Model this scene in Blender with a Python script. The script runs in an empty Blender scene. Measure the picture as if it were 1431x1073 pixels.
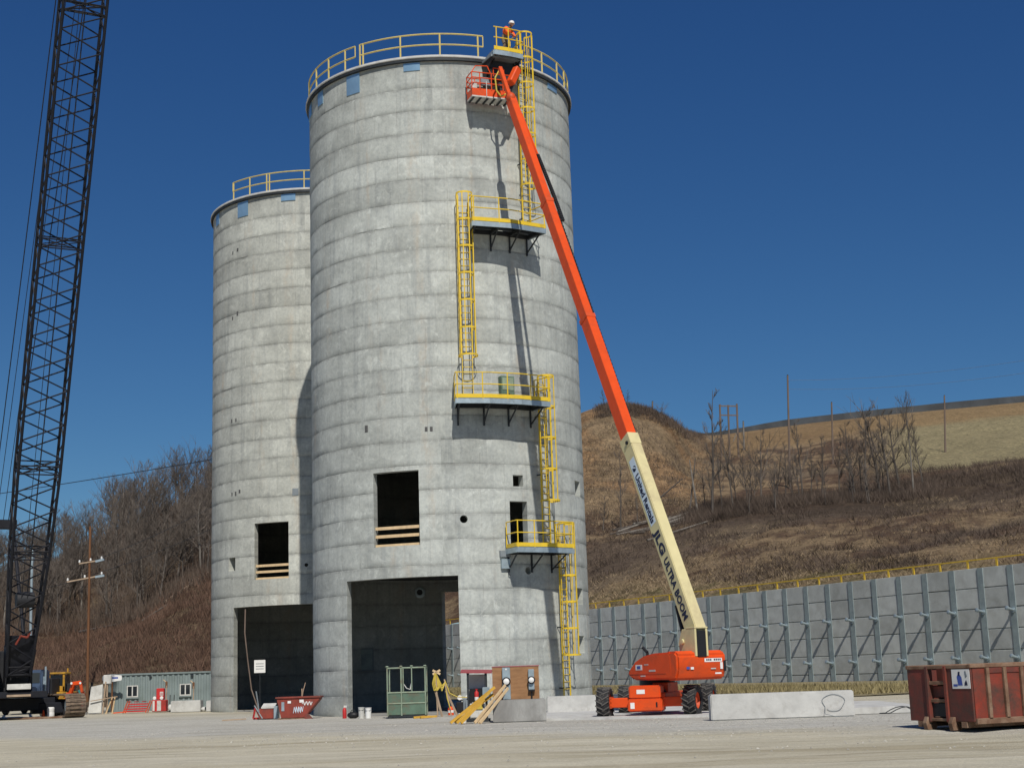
import bpy, bmesh, math, random
import numpy as np
from mathutils import Vector, Matrix

random.seed(7)
np.random.seed(7)
rad = math.radians
scene = bpy.context.scene
COL = scene.collection

# ------------------------------------------------------------------ camera
cam_d = bpy.data.cameras.new("camera")
cam = bpy.data.objects.new("camera", cam_d)
COL.objects.link(cam)
PIT, ROLL, CAMH = 0.192036, -0.0332862, 1.60732
fw = Vector((0, math.cos(PIT), math.sin(PIT)))
rt0 = Vector((1, 0, 0))
up0 = Vector((0, -math.sin(PIT), math.cos(PIT)))
rt = rt0 * math.cos(ROLL) + up0 * math.sin(ROLL)
up = -rt0 * math.sin(ROLL) + up0 * math.cos(ROLL)
cam.matrix_world = Matrix(((rt.x, up.x, -fw.x, 0), (rt.y, up.y, -fw.y, 0), (rt.z, up.z, -fw.z, CAMH), (0, 0, 0, 1)))
cam_d.sensor_width = 36.0
cam_d.lens = 52.18
cam_d.clip_end = 3000
scene.camera = cam

# ------------------------------------------------------------------ sky and sun
SUN_AZ, SUN_EL = rad(11.0), rad(47.0)          # sun stands behind the camera, a little to the right
world = bpy.data.worlds.new("World")
scene.world = world
world.use_nodes = True
wn = world.node_tree
wn.nodes.clear()
w_out = wn.nodes.new("ShaderNodeOutputWorld")
w_bg = wn.nodes.new("ShaderNodeBackground")
w_sky = wn.nodes.new("ShaderNodeTexSky")
w_sky.sky_type = 'NISHITA'
w_sky.sun_disc = False
w_sky.sun_elevation = SUN_EL
w_sky.sun_rotation = math.pi - SUN_AZ
w_sky.altitude = 2000
w_sky.air_density = 1.0
w_sky.dust_density = 0.0
w_sky.ozone_density = 10.0
w_bg.inputs['Strength'].default_value = 0.06
# deeper, clear-day blue over the whole dome
w_sep = wn.nodes.new("ShaderNodeSeparateColor"); w_com = wn.nodes.new("ShaderNodeCombineColor")
wn.links.new(w_sky.outputs[0], w_sep.inputs[0])
for i_, (g_, k_) in enumerate(((1.35, .64), (1.1, .85), (.8, 1.385))):
    p_ = wn.nodes.new("ShaderNodeMath"); p_.operation = 'POWER'; p_.inputs[1].default_value = g_
    q_ = wn.nodes.new("ShaderNodeMath"); q_.operation = 'MULTIPLY'; q_.inputs[1].default_value = k_
    wn.links.new(w_sep.outputs[i_], p_.inputs[0]); wn.links.new(p_.outputs[0], q_.inputs[0]); wn.links.new(q_.outputs[0], w_com.inputs[i_])
wn.links.new(w_com.outputs[0], w_bg.inputs[0])
wn.links.new(w_bg.outputs[0], w_out.inputs[0])

sun_d = bpy.data.lights.new("sun", 'SUN')
sun_d.energy = 4.1
sun_d.angle = rad(0.5)
sun_d.color = (1.0, 0.945, 0.855)
sun = bpy.data.objects.new("sun", sun_d)
COL.objects.link(sun)
sdir = Vector((math.sin(SUN_AZ) * math.cos(SUN_EL), -math.cos(SUN_AZ) * math.cos(SUN_EL), math.sin(SUN_EL)))
sun.rotation_euler = sdir.to_track_quat('Z', 'Y').to_euler()
sun.location = sdir * 100

scene.view_settings.view_transform = 'Standard'
scene.view_settings.look = 'None'
scene.view_settings.gamma = 1.0
scene.view_settings.exposure = 0.0

# ------------------------------------------------------------------ helpers
class MB:
    """collects shapes; build() links them as one mesh object"""
    def __init__(s, M=None):
        s.v = []; s.f = []; s.M = M
    def add(s, vs, fs):
        b = len(s.v)
        if s.M is not None:
            vs = [s.M @ Vector(q) for q in vs]
        s.v += [tuple(q) for q in vs]
        s.f += [tuple(b + i for i in f) for f in fs]
        return s
    def bx(s, x0, x1, y0, y1, z0, z1):
        vs = [(x0,y0,z0),(x1,y0,z0),(x1,y1,z0),(x0,y1,z0),(x0,y0,z1),(x1,y0,z1),(x1,y1,z1),(x0,y1,z1)]
        return s.add(vs, [(0,3,2,1),(4,5,6,7),(0,1,5,4),(1,2,6,5),(2,3,7,6),(3,0,4,7)])
    def bar(s, p, q, w, h, upv=(0,0,1)):
        p, q = Vector(p), Vector(q); d = (q - p).normalized(); u = Vector(upv)
        if abs(d.dot(u)) > .98: u = Vector((1,0,0))
        a = d.cross(u).normalized(); b = a.cross(d).normalized()
        vs = []
        for c in (p, q):
            for i, j in ((-1,-1),(1,-1),(1,1),(-1,1)):
                vs.append(c + a * (i * w / 2) + b * (j * h / 2))
        return s.add(vs, [(0,1,2,3),(7,6,5,4),(0,4,5,1),(1,5,6,2),(2,6,7,3),(3,7,4,0)])
    def frame_box(s, o, ax, ay, az, x0, x1, y0, y1, z0, z1):
        vs = []
        for z in (z0, z1):
            for x, y in ((x0,y0),(x1,y0),(x1,y1),(x0,y1)):
                vs.append(o + ax * x + ay * y + az * z)
        return s.add(vs, [(0,3,2,1),(4,5,6,7),(0,1,5,4),(1,2,6,5),(2,3,7,6),(3,0,4,7)])
    def tube(s, p, q, r, n=6, r2=None, caps=True):
        p, q = Vector(p), Vector(q)
        if (q - p).length < 1e-6: return s
        r2 = r if r2 is None else r2
        d = (q - p).normalized(); u = Vector((0,0,1)) if abs(d.z) < .9 else Vector((1,0,0))
        a = d.cross(u).normalized(); b = d.cross(a)
        vs = []
        for c, rr in ((p, r), (q, r2)):
            for i in range(n):
                t = 2 * math.pi * i / n
                vs.append(c + a * (math.cos(t) * rr) + b * (math.sin(t) * rr))
        fs = [(i, (i+1) % n, n + (i+1) % n, n + i) for i in range(n)]
        if caps: fs += [tuple(range(n-1,-1,-1)), tuple(range(n, 2*n))]
        return s.add(vs, fs)
    def path(s, pts, r, n=5):
        for a, b in zip(pts[:-1], pts[1:]): s.tube(a, b, r, n)
        return s
    def extrude(s, poly, vec):
        n = len(poly); vec = Vector(vec)
        vs = [Vector(q) for q in poly] + [Vector(q) + vec for q in poly]
        fs = [tuple(range(n-1,-1,-1)), tuple(range(n, 2*n))]
        fs += [(i, (i+1) % n, n + (i+1) % n, n + i) for i in range(n)]
        return s.add(vs, fs)
    def lathe(s, prof, n=24, c=(0,0,0), ax=(0,0,1), close=True):
        c = Vector(c); ax = Vector(ax).normalized()
        u = Vector((1,0,0)) if abs(ax.x) < .9 else Vector((0,1,0))
        a = ax.cross(u).normalized(); b = ax.cross(a)
        vs = []
        for r_, z_ in prof:
            for i in range(n):
                t = 2 * math.pi * i / n
                vs.append(c + ax * z_ + a * (r_ * math.cos(t)) + b * (r_ * math.sin(t)))
        m = len(prof); fs = []
        for k in range(m - 1):
            for i in range(n):
                j = (i + 1) % n
                fs.append((k*n + i, k*n + j, (k+1)*n + j, (k+1)*n + i))
        if close:
            fs.append(tuple(range(n-1,-1,-1))); fs.append(tuple(range((m-1)*n, m*n)))
        return s.add(vs, fs)
    def sphere(s, c, rx, ry, rz, nu=10, nv=7):
        vs = [(c[0], c[1], c[2] - rz)]
        for k in range(1, nv):
            ph = -math.pi/2 + math.pi * k / nv
            for i in range(nu):
                t = 2*math.pi*i/nu
                vs.append((c[0]+rx*math.cos(ph)*math.cos(t), c[1]+ry*math.cos(ph)*math.sin(t), c[2]+rz*math.sin(ph)))
        vs.append((c[0], c[1], c[2] + rz)); fs = []
        for i in range(nu): fs.append((0, 1+(i+1)%nu, 1+i))
        for k in range(nv-2):
            for i in range(nu):
                j = (i+1)%nu; fs.append((1+k*nu+i, 1+k*nu+j, 1+(k+1)*nu+j, 1+(k+1)*nu+i))
        L = len(vs)-1
        for i in range(nu): fs.append((L, 1+(nv-2)*nu+i, 1+(nv-2)*nu+(i+1)%nu))
        return s.add(vs, fs)
    def mesh(s, name, mat=None, smooth=False, bevel=0, seg=1):
        me = bpy.data.meshes.new(name)
        me.from_pydata(s.v, [], s.f)
        bm = bmesh.new(); bm.from_mesh(me)
        bmesh.ops.recalc_face_normals(bm, faces=bm.faces)
        if bevel:
            bmesh.ops.bevel(bm, geom=[e for e in bm.edges if len(e.link_faces) == 2 and e.calc_face_angle(0) > .4], offset=bevel, segments=seg, affect='EDGES', clamp_overlap=True)
        bm.to_mesh(me); bm.free()
        if mat: me.materials.append(mat)
        if smooth:
            me.polygons.foreach_set('use_smooth', [True] * len(me.polygons))
            me.set_sharp_from_angle(angle=rad(38))
        me.update()
        return me
    def build(s, name, mat=None, parent=None, smooth=False, bevel=0, seg=1, loc=(0,0,0)):
        return link(name, s.mesh(name, mat, smooth, bevel, seg), parent, loc)

def link(name, me, parent=None, loc=(0,0,0)):
    o = bpy.data.objects.new(name, me)
    COL.objects.link(o)
    o.location = loc
    if parent is not None: o.parent = parent
    return o

def tag(o, label=None, cat=None, group=None, kind=None):
    if label: o['label'] = label
    if cat: o['category'] = cat
    if group: o['group'] = group
    if kind: o['kind'] = kind
    return o

def thing(name, loc, label, cat, group=None, rz=0.0):
    o = bpy.data.objects.new(name, None)
    COL.objects.link(o)
    o.empty_display_size = .2
    o.location = loc
    o.rotation_euler = (0, 0, rz)
    return tag(o, label, cat, group)

def copy_tree(o, parent=None):
    c = o.copy(); COL.objects.link(c); c.parent = parent
    for ch in list(o.children): copy_tree(ch, c)
    return c

# ------------------------------------------------------------------ materials
def nmat(name):
    m = bpy.data.materials.new(name); m.use_nodes = True
    nt = m.node_tree; nt.nodes.clear()
    out = nt.nodes.new('ShaderNodeOutputMaterial'); b = nt.nodes.new('ShaderNodeBsdfPrincipled')
    nt.links.new(b.outputs[0], out.inputs[0])
    return m, nt, b

def ramp(nt, src, pos):
    r = nt.nodes.new('ShaderNodeValToRGB')
    els = r.color_ramp.elements
    while len(els) < len(pos): els.new(.5)
    for e, (p_, c_) in zip(els, pos):
        e.position = p_; e.color = (*c_, 1) if len(c_) == 3 else c_
    nt.links.new(src, r.inputs[0]); return r

def noise(nt, vec, scale, detail=4, rough=.55, dist=0, w=None):
    n = nt.nodes.new('ShaderNodeTexNoise')
    n.inputs['Scale'].default_value = scale; n.inputs['Detail'].default_value = detail
    n.inputs['Roughness'].default_value = rough; n.inputs['Distortion'].default_value = dist
    if w is not None:
        n.noise_dimensions = '4D'; nt.links.new(w, n.inputs['W'])
    if vec is not None: nt.links.new(vec, n.inputs['Vector'])
    return n

def mathn(nt, op, a, b=None, c=None):
    n = nt.nodes.new('ShaderNodeMath'); n.operation = op
    for i, x in enumerate((a, b, c)):
        if x is None: continue
        if isinstance(x, (int, float)): n.inputs[i].default_value = x
        else: nt.links.new(x, n.inputs[i])
    return n.outputs[0]

def mixc(nt, fac, a, b, blend='MIX'):
    n = nt.nodes.new('ShaderNodeMix'); n.data_type = 'RGBA'; n.blend_type = blend
    if isinstance(fac, (int, float)): n.inputs[0].default_value = fac
    else: nt.links.new(fac, n.inputs[0])
    for i, x in ((6, a), (7, b)):
        if isinstance(x, tuple): n.inputs[i].default_value = (*x, 1) if len(x) == 3 else x
        else: nt.links.new(x, n.inputs[i])
    return n.outputs[2]

def mapping(nt, vec, scale=(1,1,1), loc=(0,0,0), rot=(0,0,0)):
    m = nt.nodes.new('ShaderNodeMapping')
    m.inputs['Scale'].default_value = scale; m.inputs['Location'].default_value = loc; m.inputs['Rotation'].default_value = rot
    nt.links.new(vec, m.inputs['Vector']); return m.outputs[0]

def bump(nt, b, h, strength, dist=.02):
    n = nt.nodes.new('ShaderNodeBump'); n.inputs['Strength'].default_value = strength; n.inputs['Distance'].default_value = dist
    nt.links.new(h, n.inputs['Height']); nt.links.new(n.outputs[0], b.inputs['Normal'])

def coords(nt):
    tc = nt.nodes.new('ShaderNodeTexCoord'); oi = nt.nodes.new('ShaderNodeObjectInfo')
    w = mathn(nt, 'MULTIPLY', oi.outputs['Random'], 37.0)
    return tc.outputs['Object'], w, oi.outputs['Random']

def pm(name, col, rough=.6, metal=0.0, var=.18, scale=2.5, dirt=None, dirt_amt=.45, dscale=1.6, bstr=0.0, bscale=30, objvar=0.0, spec=.3, stretch=(1,1,1)):
    m, nt, b = nmat(name)
    oc, w, rnd = coords(nt)
    v = mapping(nt, oc, stretch)
    n = noise(nt, v, scale, 5, .6, 0, w)
    lo = tuple(c * (1 - var) for c in col); hi = tuple(min(1, c * (1 + var)) for c in col)
    c = ramp(nt, n.outputs[0], [(.3, lo), (.7, hi)]).outputs[0]
    if dirt:
        d = noise(nt, v, dscale, 7, .7, .4, w)
        f = ramp(nt, d.outputs[0], [(.62 - dirt_amt * .35, (0,0,0)), (.72 - dirt_amt * .1, (1,1,1))]).outputs[0]
        c = mixc(nt, f, c, dirt)
    if objvar:
        g = mathn(nt, 'MULTIPLY_ADD', rnd, 2 * objvar, 1 - objvar)
        c = mixc(nt, 1.0, c, combine(nt, g), 'MULTIPLY')
    nt.links.new(c, b.inputs['Base Color'])
    b.inputs['Roughness'].default_value = rough; b.inputs['Metallic'].default_value = metal
    b.inputs['Specular IOR Level'].default_value = spec
    if bstr:
        bn = noise(nt, oc, bscale, 4, .6)
        bump(nt, b, bn.outputs[0], bstr)
    return m

def combine(nt, val):
    n = nt.nodes.new('ShaderNodeCombineColor')
    for i in range(3): nt.links.new(val, n.inputs[i])
    return n.outputs[0]

def silo_concrete(name, base, warm):
    """cast concrete: mottled, streaked from the joints, rust runs, shutter marks, tone changing from pour to pour"""
    m, nt, b = nmat(name)
    oc, w, rnd = coords(nt)
    sx = nt.nodes.new('ShaderNodeSeparateXYZ'); nt.links.new(oc, sx.inputs[0])
    ang = mathn(nt, 'ARCTAN2', sx.outputs[0], sx.outputs[1])
    cyl = nt.nodes.new('ShaderNodeCombineXYZ')
    nt.links.new(mathn(nt, 'MULTIPLY', ang, 6.4), cyl.inputs[0]); nt.links.new(sx.outputs[2], cyl.inputs[1])
    cv = cyl.outputs[0]
    big = noise(nt, mapping(nt, cv, (.45, .6, 1)), 1.0, 6, .65, .3)
    c = ramp(nt, big.outputs[0], [(.25, tuple(x * .7 for x in base)), (.5, base), (.75, tuple(min(1, x * 1.25) for x in base))]).outputs[0]
    fine = noise(nt, cv, 7.0, 6, .7, .2, w)
    c = mixc(nt, .8, c, ramp(nt, fine.outputs[0], [(.3, (.72,.73,.75)), (.55, (1,1,1)), (.75, (1.12,1.1,1.06))]).outputs[0], 'MULTIPLY')
    # vertical streaks
    st = noise(nt, mapping(nt, cv, (2.6, .16, 1)), 1.0, 5, .65, 0)
    c = mixc(nt, .75, c, ramp(nt, st.outputs[0], [(.33, (.74,.75,.78)), (.5, (1,1,1))]).outputs[0], 'MULTIPLY')
    # warm rust runs, same place on every pour
    rs = noise(nt, mapping(nt, cv, (.75, .045, 1)), 1.0, 4, .6, 0)
    rb = noise(nt, mapping(nt, cv, (2.2, 1.1, 1)), 1.0, 5, .7, .3)
    rf = mathn(nt, 'MULTIPLY', ramp(nt, rs.outputs[0], [(.56, (0,0,0)), (.7, (1,1,1))]).outputs[0], ramp(nt, rb.outputs[0], [(.42, (0,0,0)), (.66, (1,1,1))]).outputs[0])
    c = mixc(nt, mathn(nt, 'MULTIPLY', rf, .75), c, warm)
    # faint form-panel marks
    fr = mathn(nt, 'FRACT', mathn(nt, 'MULTIPLY', ang, 36 / (2 * math.pi)))
    ln = mathn(nt, 'LESS_THAN', mathn(nt, 'ABSOLUTE', mathn(nt, 'SUBTRACT', fr, .5)), .02)
    brk = noise(nt, mapping(nt, cv, (1, .8, 1)), 1.3, 3, .6, 0, w)
    lf = mathn(nt, 'MULTIPLY', ln, ramp(nt, brk.outputs[0], [(.42, (0,0,0)), (.6, (1,1,1))]).outputs[0])
    c = mixc(nt, mathn(nt, 'MULTIPLY', lf, .28), c, (.2,.19,.175))
    # grime gathered at the pour joints and washed down below them, patchy
    fz = mathn(nt, 'FRACT', mathn(nt, 'DIVIDE', mathn(nt, 'SUBTRACT', sx.outputs[2], 29.012 - 1.253), 1.07654))
    below = ramp(nt, fz, [(.0, (1,1,1)), (.045, (.5,.5,.5)), (.13, (0,0,0)), (.6, (0,0,0)), (.9, (.3,.3,.3)), (.97, (1,1,1)), (1.0, (1,1,1))]).outputs[0]
    jn = noise(nt, mapping(nt, cv, (1.5, .5, 1)), 1.0, 6, .7, .3, w)
    jf = mathn(nt, 'MULTIPLY', below, ramp(nt, jn.outputs[0], [(.36, (.12,.12,.12)), (.62, (1,1,1))]).outputs[0])
    c = mixc(nt, mathn(nt, 'MULTIPLY', jf, .62), c, (.16,.162,.155))
    # pale scuffs of laitance and dark pin marks
    sc_ = noise(nt, mapping(nt, cv, (1.7, 1.5, 1)), 1.0, 8, .78, .9, w)
    c = mixc(nt, mathn(nt, 'MULTIPLY', ramp(nt, sc_.outputs[0], [(.53, (0,0,0)), (.66, (1,1,1))]).outputs[0], .6), c, tuple(min(1, x * 1.42) for x in base))
    c = mixc(nt, mathn(nt, 'MULTIPLY', ramp(nt, sc_.outputs[0], [(.3, (1,1,1)), (.42, (0,0,0))]).outputs[0], .55), c, tuple(x * .55 for x in base))
    g = mathn(nt, 'MULTIPLY_ADD', rnd, .2, .9)
    c = mixc(nt, 1.0, c, combine(nt, g), 'MULTIPLY')
    nt.links.new(c, b.inputs['Base Color'])
    b.inputs['Roughness'].default_value = .85; b.inputs['Specular IOR Level'].default_value = .25
    h = mathn(nt, 'ADD', fine.outputs[0], mathn(nt, 'MULTIPLY', lf, -.8))
    bump(nt, b, h, .35, .02)
    return m

MAT = {}
MAT['conc'] = silo_concrete('silo_concrete', (.445,.468,.44), (.46,.365,.265))
MAT['conc_b'] = silo_concrete('silo_concrete_far', (.44,.452,.412), (.45,.35,.245))
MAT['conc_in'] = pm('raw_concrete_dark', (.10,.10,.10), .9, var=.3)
MAT['precast'] = pm('precast_concrete', (.50,.525,.51), .9, var=.12, scale=1.3, dirt=(.39,.405,.385), dirt_amt=.4, dscale=.9, bstr=.3, objvar=.13)
MAT['block'] = pm('block_concrete', (.50,.50,.48), .9, var=.14, scale=2.2, dirt=(.36,.35,.33), dirt_amt=.3, dscale=1.5, bstr=.3, bscale=25)
MAT['block_dark'] = pm('weathered_concrete', (.33,.33,.315), .9, var=.25, scale=1.6, dirt=(.2,.195,.185), dirt_amt=.5, dscale=1.1, bstr=.3, stretch=(1,1,.5))
MAT['galv'] = pm('galvanised_steel', (.38,.46,.5), .45, .55, var=.15, scale=4, dirt=(.27,.32,.34), dirt_amt=.3)
MAT['galv_wall'] = pm('galvanised_post', (.28,.34,.35), .7, .0, var=.15, scale=2, dirt=(.2,.25,.27), dirt_amt=.35)
MAT['grey_metal'] = pm('grey_metal', (.22,.25,.27), .55, .2, var=.15)
MAT['dark_metal'] = pm('dark_steel', (.035,.04,.045), .55, .3, var=.3)
MAT['yellow'] = pm('safety_yellow', (.72,.50,.035), .45, 0, var=.1, dirt=(.5,.36,.06), dirt_amt=.2)
MAT['yellow_pale'] = pm('pale_yellow', (.58,.47,.16), .5, 0, var=.12, dirt=(.42,.36,.2), dirt_amt=.3)
MAT['yellow_old'] = pm('weathered_yellow', (.70,.46,.05), .55, 0, var=.2)
MAT['blue_sheet'] = pm('blue_sheet', (.30,.48,.62), .3, .55, var=.12, scale=1.5, spec=.6)
MAT['orange'] = pm('lift_orange', (.70,.075,.010), .45, 0, var=.07, dirt=(.45,.07,.02), dirt_amt=.3, dscale=1.1, spec=.3)
MAT['orange_dirty'] = pm('lift_orange_worn', (.58,.075,.018), .55, 0, var=.12, dirt=(.28,.07,.03), dirt_amt=.35)
MAT['cream'] = pm('lift_cream', (.62,.55,.30), .5, 0, var=.06, dirt=(.47,.40,.235), dirt_amt=.35, dscale=.9, spec=.3)
MAT['black'] = pm('black_plastic', (.015,.015,.017), .5, 0, var=.3)
MAT['tyre'] = pm('tyre_rubber', (.022,.022,.024), .85, 0, var=.3, dirt=(.13,.12,.105), dirt_amt=.3, dscale=5)
MAT['tread'] = pm('dusty_tread', (.09,.085,.08), .9, 0, var=.3, dirt=(.2,.19,.17), dirt_amt=.35, dscale=6)
MAT['white'] = pm('white_paint', (.75,.75,.73), .5, 0, var=.06)
MAT['white_dirty'] = pm('dirty_white', (.58,.58,.55), .6, 0, var=.15, dirt=(.4,.39,.36), dirt_amt=.35)
MAT['label_blue'] = pm('decal_pale_blue', (.60,.70,.78), .4, 0, var=.04)
MAT['ink'] = pm('decal_navy', (.012,.016,.05), .45, 0, var=.05)
MAT['ink_blue'] = pm('decal_blue', (.05,.09,.35), .45, 0, var=.05)
MAT['dump_red'] = pm('dumpster_red', (.185,.038,.027), .65, 0, var=.25, scale=1.8, dirt=(.075,.042,.033), dirt_amt=.8, dscale=1.9, bstr=.25, bscale=18)
MAT['dump_bright'] = pm('dumpster_bright_red', (.26,.042,.025), .6, 0, var=.2, scale=1.8, dirt=(.085,.045,.034), dirt_amt=.8, dscale=1.5, bstr=.25, bscale=18)
MAT['rust'] = pm('rusty_steel', (.19,.11,.07), .8, .1, var=.3, scale=3, dirt=(.28,.2,.14), dirt_amt=.45, dscale=3, bstr=.3)
MAT['skip_red'] = pm('skip_red', (.23,.045,.03), .7, 0, var=.25, dirt=(.12,.05,.04), dirt_amt=.45)
MAT['red'] = pm('red_paint', (.50,.03,.03), .5, 0, var=.12, dirt=(.25,.04,.03), dirt_amt=.3)
MAT['red_roof'] = pm('faded_red_roof', (.33,.07,.08), .6, 0, var=.15)
MAT['green'] = pm('faded_green', (.10,.16,.115), .6, 0, var=.2, dirt=(.13,.115,.08), dirt_amt=.4, dscale=3)
MAT['green_pale'] = pm('pale_green', (.24,.30,.22), .6, 0, var=.2, dirt=(.2,.16,.1), dirt_amt=.35, dscale=3)
MAT['plywood'] = pm('plywood', (.30,.16,.075), .75, 0, var=.22, scale=2.0, stretch=(1,1,4), dirt=(.2,.1,.045), dirt_amt=.35)
MAT['lumber'] = pm('new_lumber', (.62,.46,.27), .7, 0, var=.15, scale=3, stretch=(3,3,.6))
MAT['lumber_yellow'] = pm('yellow_beam', (.58,.34,.05), .65, 0, var=.18, scale=3)
MAT['wood_old'] = pm('weathered_wood', (.36,.27,.19), .8, 0, var=.25, scale=3)
MAT['pole'] = pm('treated_pole', (.15,.07,.033), .85, 0, var=.25, scale=1.5, stretch=(3,3,.3))
MAT['pole_grey'] = pm('old_grey_pole', (.16,.12,.095), .85, 0, var=.25, scale=1.5, stretch=(3,3,.3))
MAT['bark'] = pm('bark', (.105,.09,.077), .9, 0, var=.35, scale=1.0, objvar=.3)
MAT['bark_red'] = pm('twigs', (.118,.098,.082), .9, 0, var=.3, scale=.6, objvar=.25)
MAT['bark_pale'] = pm('pale_bark', (.20,.18,.155), .9, 0, var=.3, scale=1.0, objvar=.2)
MAT['container'] = pm('container_green', (.205,.25,.25), .55, 0, var=.1, scale=1.2, dirt=(.16,.2,.19), dirt_amt=.35)
MAT['glass'] = pm('dark_glass', (.02,.025,.03), .08, 0, var=.1, spec=.7)
MAT['crane'] = pm('crane_black', (.010,.011,.016), .6, .0, var=.3)
MAT['crane_frame'] = pm('crane_charcoal', (.025,.026,.03), .6, .1, var=.3)
MAT['track'] = pm('track_steel', (.22,.165,.12), .75, .25, var=.3, scale=4, dirt=(.11,.085,.07), dirt_amt=.5, dscale=5)
MAT['truck_blue'] = pm('truck_blue', (.06,.09,.15), .35, 0, var=.15)
MAT['dozer'] = pm('machine_yellow', (.50,.27,.03), .5, 0, var=.2, dirt=(.25,.15,.05), dirt_amt=.4)
MAT['skin'] = pm('skin', (.5,.3,.21), .6, 0, var=.08)
MAT['vest'] = pm('hi_vis_orange', (.95,.14,.03), .8, 0, var=.06)
MAT['trousers'] = pm('work_trousers', (.17,.13,.09), .9, 0, var=.2)
MAT['teal'] = pm('teal_paint', (.03,.2,.2), .5, 0, var=.15)
MAT['asphalt'] = pm('dark_road', (.05,.055,.06), .9, 0, var=.35, scale=.25)
MAT['cable_yellow'] = pm('yellow_cable', (.55,.42,.07), .6, 0, var=.1)

# ------------------------------------------------------------------ ground
def hsh(ix, iy, s=0):
    n = (ix * 374761393 + iy * 668265263 + s * 1442695041) & 0x7fffffff
    n = ((n ^ (n >> 13)) * 1274126177) & 0x7fffffff
    return ((n ^ (n >> 16)) & 0xffff) / 65535.0
def vnoise(x, y, s=0):
    x = np.asarray(x, float); y = np.asarray(y, float)
    ix = np.floor(x).astype(np.int64); iy = np.floor(y).astype(np.int64)
    fx = x - ix; fy = y - iy; fx = fx*fx*(3-2*fx); fy = fy*fy*(3-2*fy)
    a = hsh(ix, iy, s); b = hsh(ix+1, iy, s); c = hsh(ix, iy+1, s); d = hsh(ix+1, iy+1, s)
    return (a*(1-fx)+b*fx)*(1-fy) + (c*(1-fx)+d*fx)*fy
def fbm(x, y, s=0, o=4):
    t = 0; a = .5
    for k in range(o):
        t = t + a * vnoise(x, y, s + k * 17); x = x * 2.03; y = y * 2.03; a *= .5
    return t

def ground_mat():
    m, nt, b = nmat('gravel_lot')
    tc = nt.nodes.new('ShaderNodeTexCoord'); oc = tc.outputs['Object']
    big = noise(nt, mapping(nt, oc, (.035, .11, 1)), 1.0, 6, .62, .6)
    c = ramp(nt, big.outputs[0], [(.3, (.385,.35,.26)), (.46, (.485,.45,.35)), (.6, (.55,.515,.41)), (.78, (.61,.575,.47))]).outputs[0]
    # wheel-worn lanes running across the lot
    lanes = noise(nt, mapping(nt, oc, (.03, .3, 1), rot=(0,0,rad(5))), 1.0, 7, .62, .9)
    c = mixc(nt, .85, c, ramp(nt, lanes.outputs[0], [(.34, (.72,.68,.6)), (.46, (.96,.95,.92)), (.56, (1,1,1)), (.68, (1.08,1.08,1.09))]).outputs[0], 'MULTIPLY')
    # grey broken stone nearer the silos
    sx = nt.nodes.new('ShaderNodeSeparateXYZ'); nt.links.new(oc, sx.inputs[0])
    wob = noise(nt, mapping(nt, oc, (.11, .25, 1)), 1.0, 5, .6)
    yy = mathn(nt, 'MULTIPLY_ADD', wob.outputs[0], 14.0, mathn(nt, 'ADD', sx.outputs[1], mathn(nt, 'MULTIPLY', sx.outputs[0], .6)))
    g = ramp(nt, mathn(nt, 'MULTIPLY', mathn(nt, 'SUBTRACT', yy, 45.5), .1), [(0, (0,0,0)), (.45, (1,1,1))]).outputs[0]
    g2 = ramp(nt, mathn(nt, 'MULTIPLY', mathn(nt, 'SUBTRACT', yy, 66.0), .06), [(0, (1,1,1)), (1, (0,0,0))]).outputs[0]
    stone = noise(nt, oc, 7.0, 5, .75)
    sc = ramp(nt, stone.outputs[0], [(.3, (.29,.285,.265)), (.5, (.44,.435,.405)), (.7, (.58,.57,.53))]).outputs[0]
    c = mixc(nt, mathn(nt, 'MULTIPLY', mathn(nt, 'MULTIPLY', g, g2), .8), c, sc)
    # damp darker stains
    dm = noise(nt, mapping(nt, oc, (.07, .8, 1)), 1.0, 5, .6, .2)
    c = mixc(nt, mathn(nt, 'MULTIPLY', ramp(nt, dm.outputs[0], [(.58, (0,0,0)), (.7, (1,1,1))]).outputs[0], .65), c, (.27,.235,.17))
    patch = noise(nt, mapping(nt, oc, (.35, 1.1, 1)), 1.0, 7, .7, .4)
    c = mixc(nt, .8, c, ramp(nt, patch.outputs[0], [(.3, (.76,.74,.7)), (.5, (1,1,1)), (.7, (1.14,1.14,1.14))]).outputs[0], 'MULTIPLY')
    fine = noise(nt, oc, 14.0, 8, .85)
    c = mixc(nt, .7, c, ramp(nt, fine.outputs[0], [(.32, (.6,.6,.61)), (.5, (1,1,1)), (.7, (1.3,1.29,1.26))]).outputs[0], 'MULTIPLY')
    nt.links.new(c, b.inputs['Base Color'])
    b.inputs['Roughness'].default_value = .95; b.inputs['Specular IOR Level'].default_value = .15
    hgt = mathn(nt, 'ADD', fine.outputs[0], stone.outputs[0])
    bump(nt, b, hgt, .6, .04)
    return m

MAT['ground'] = ground_mat()
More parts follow.
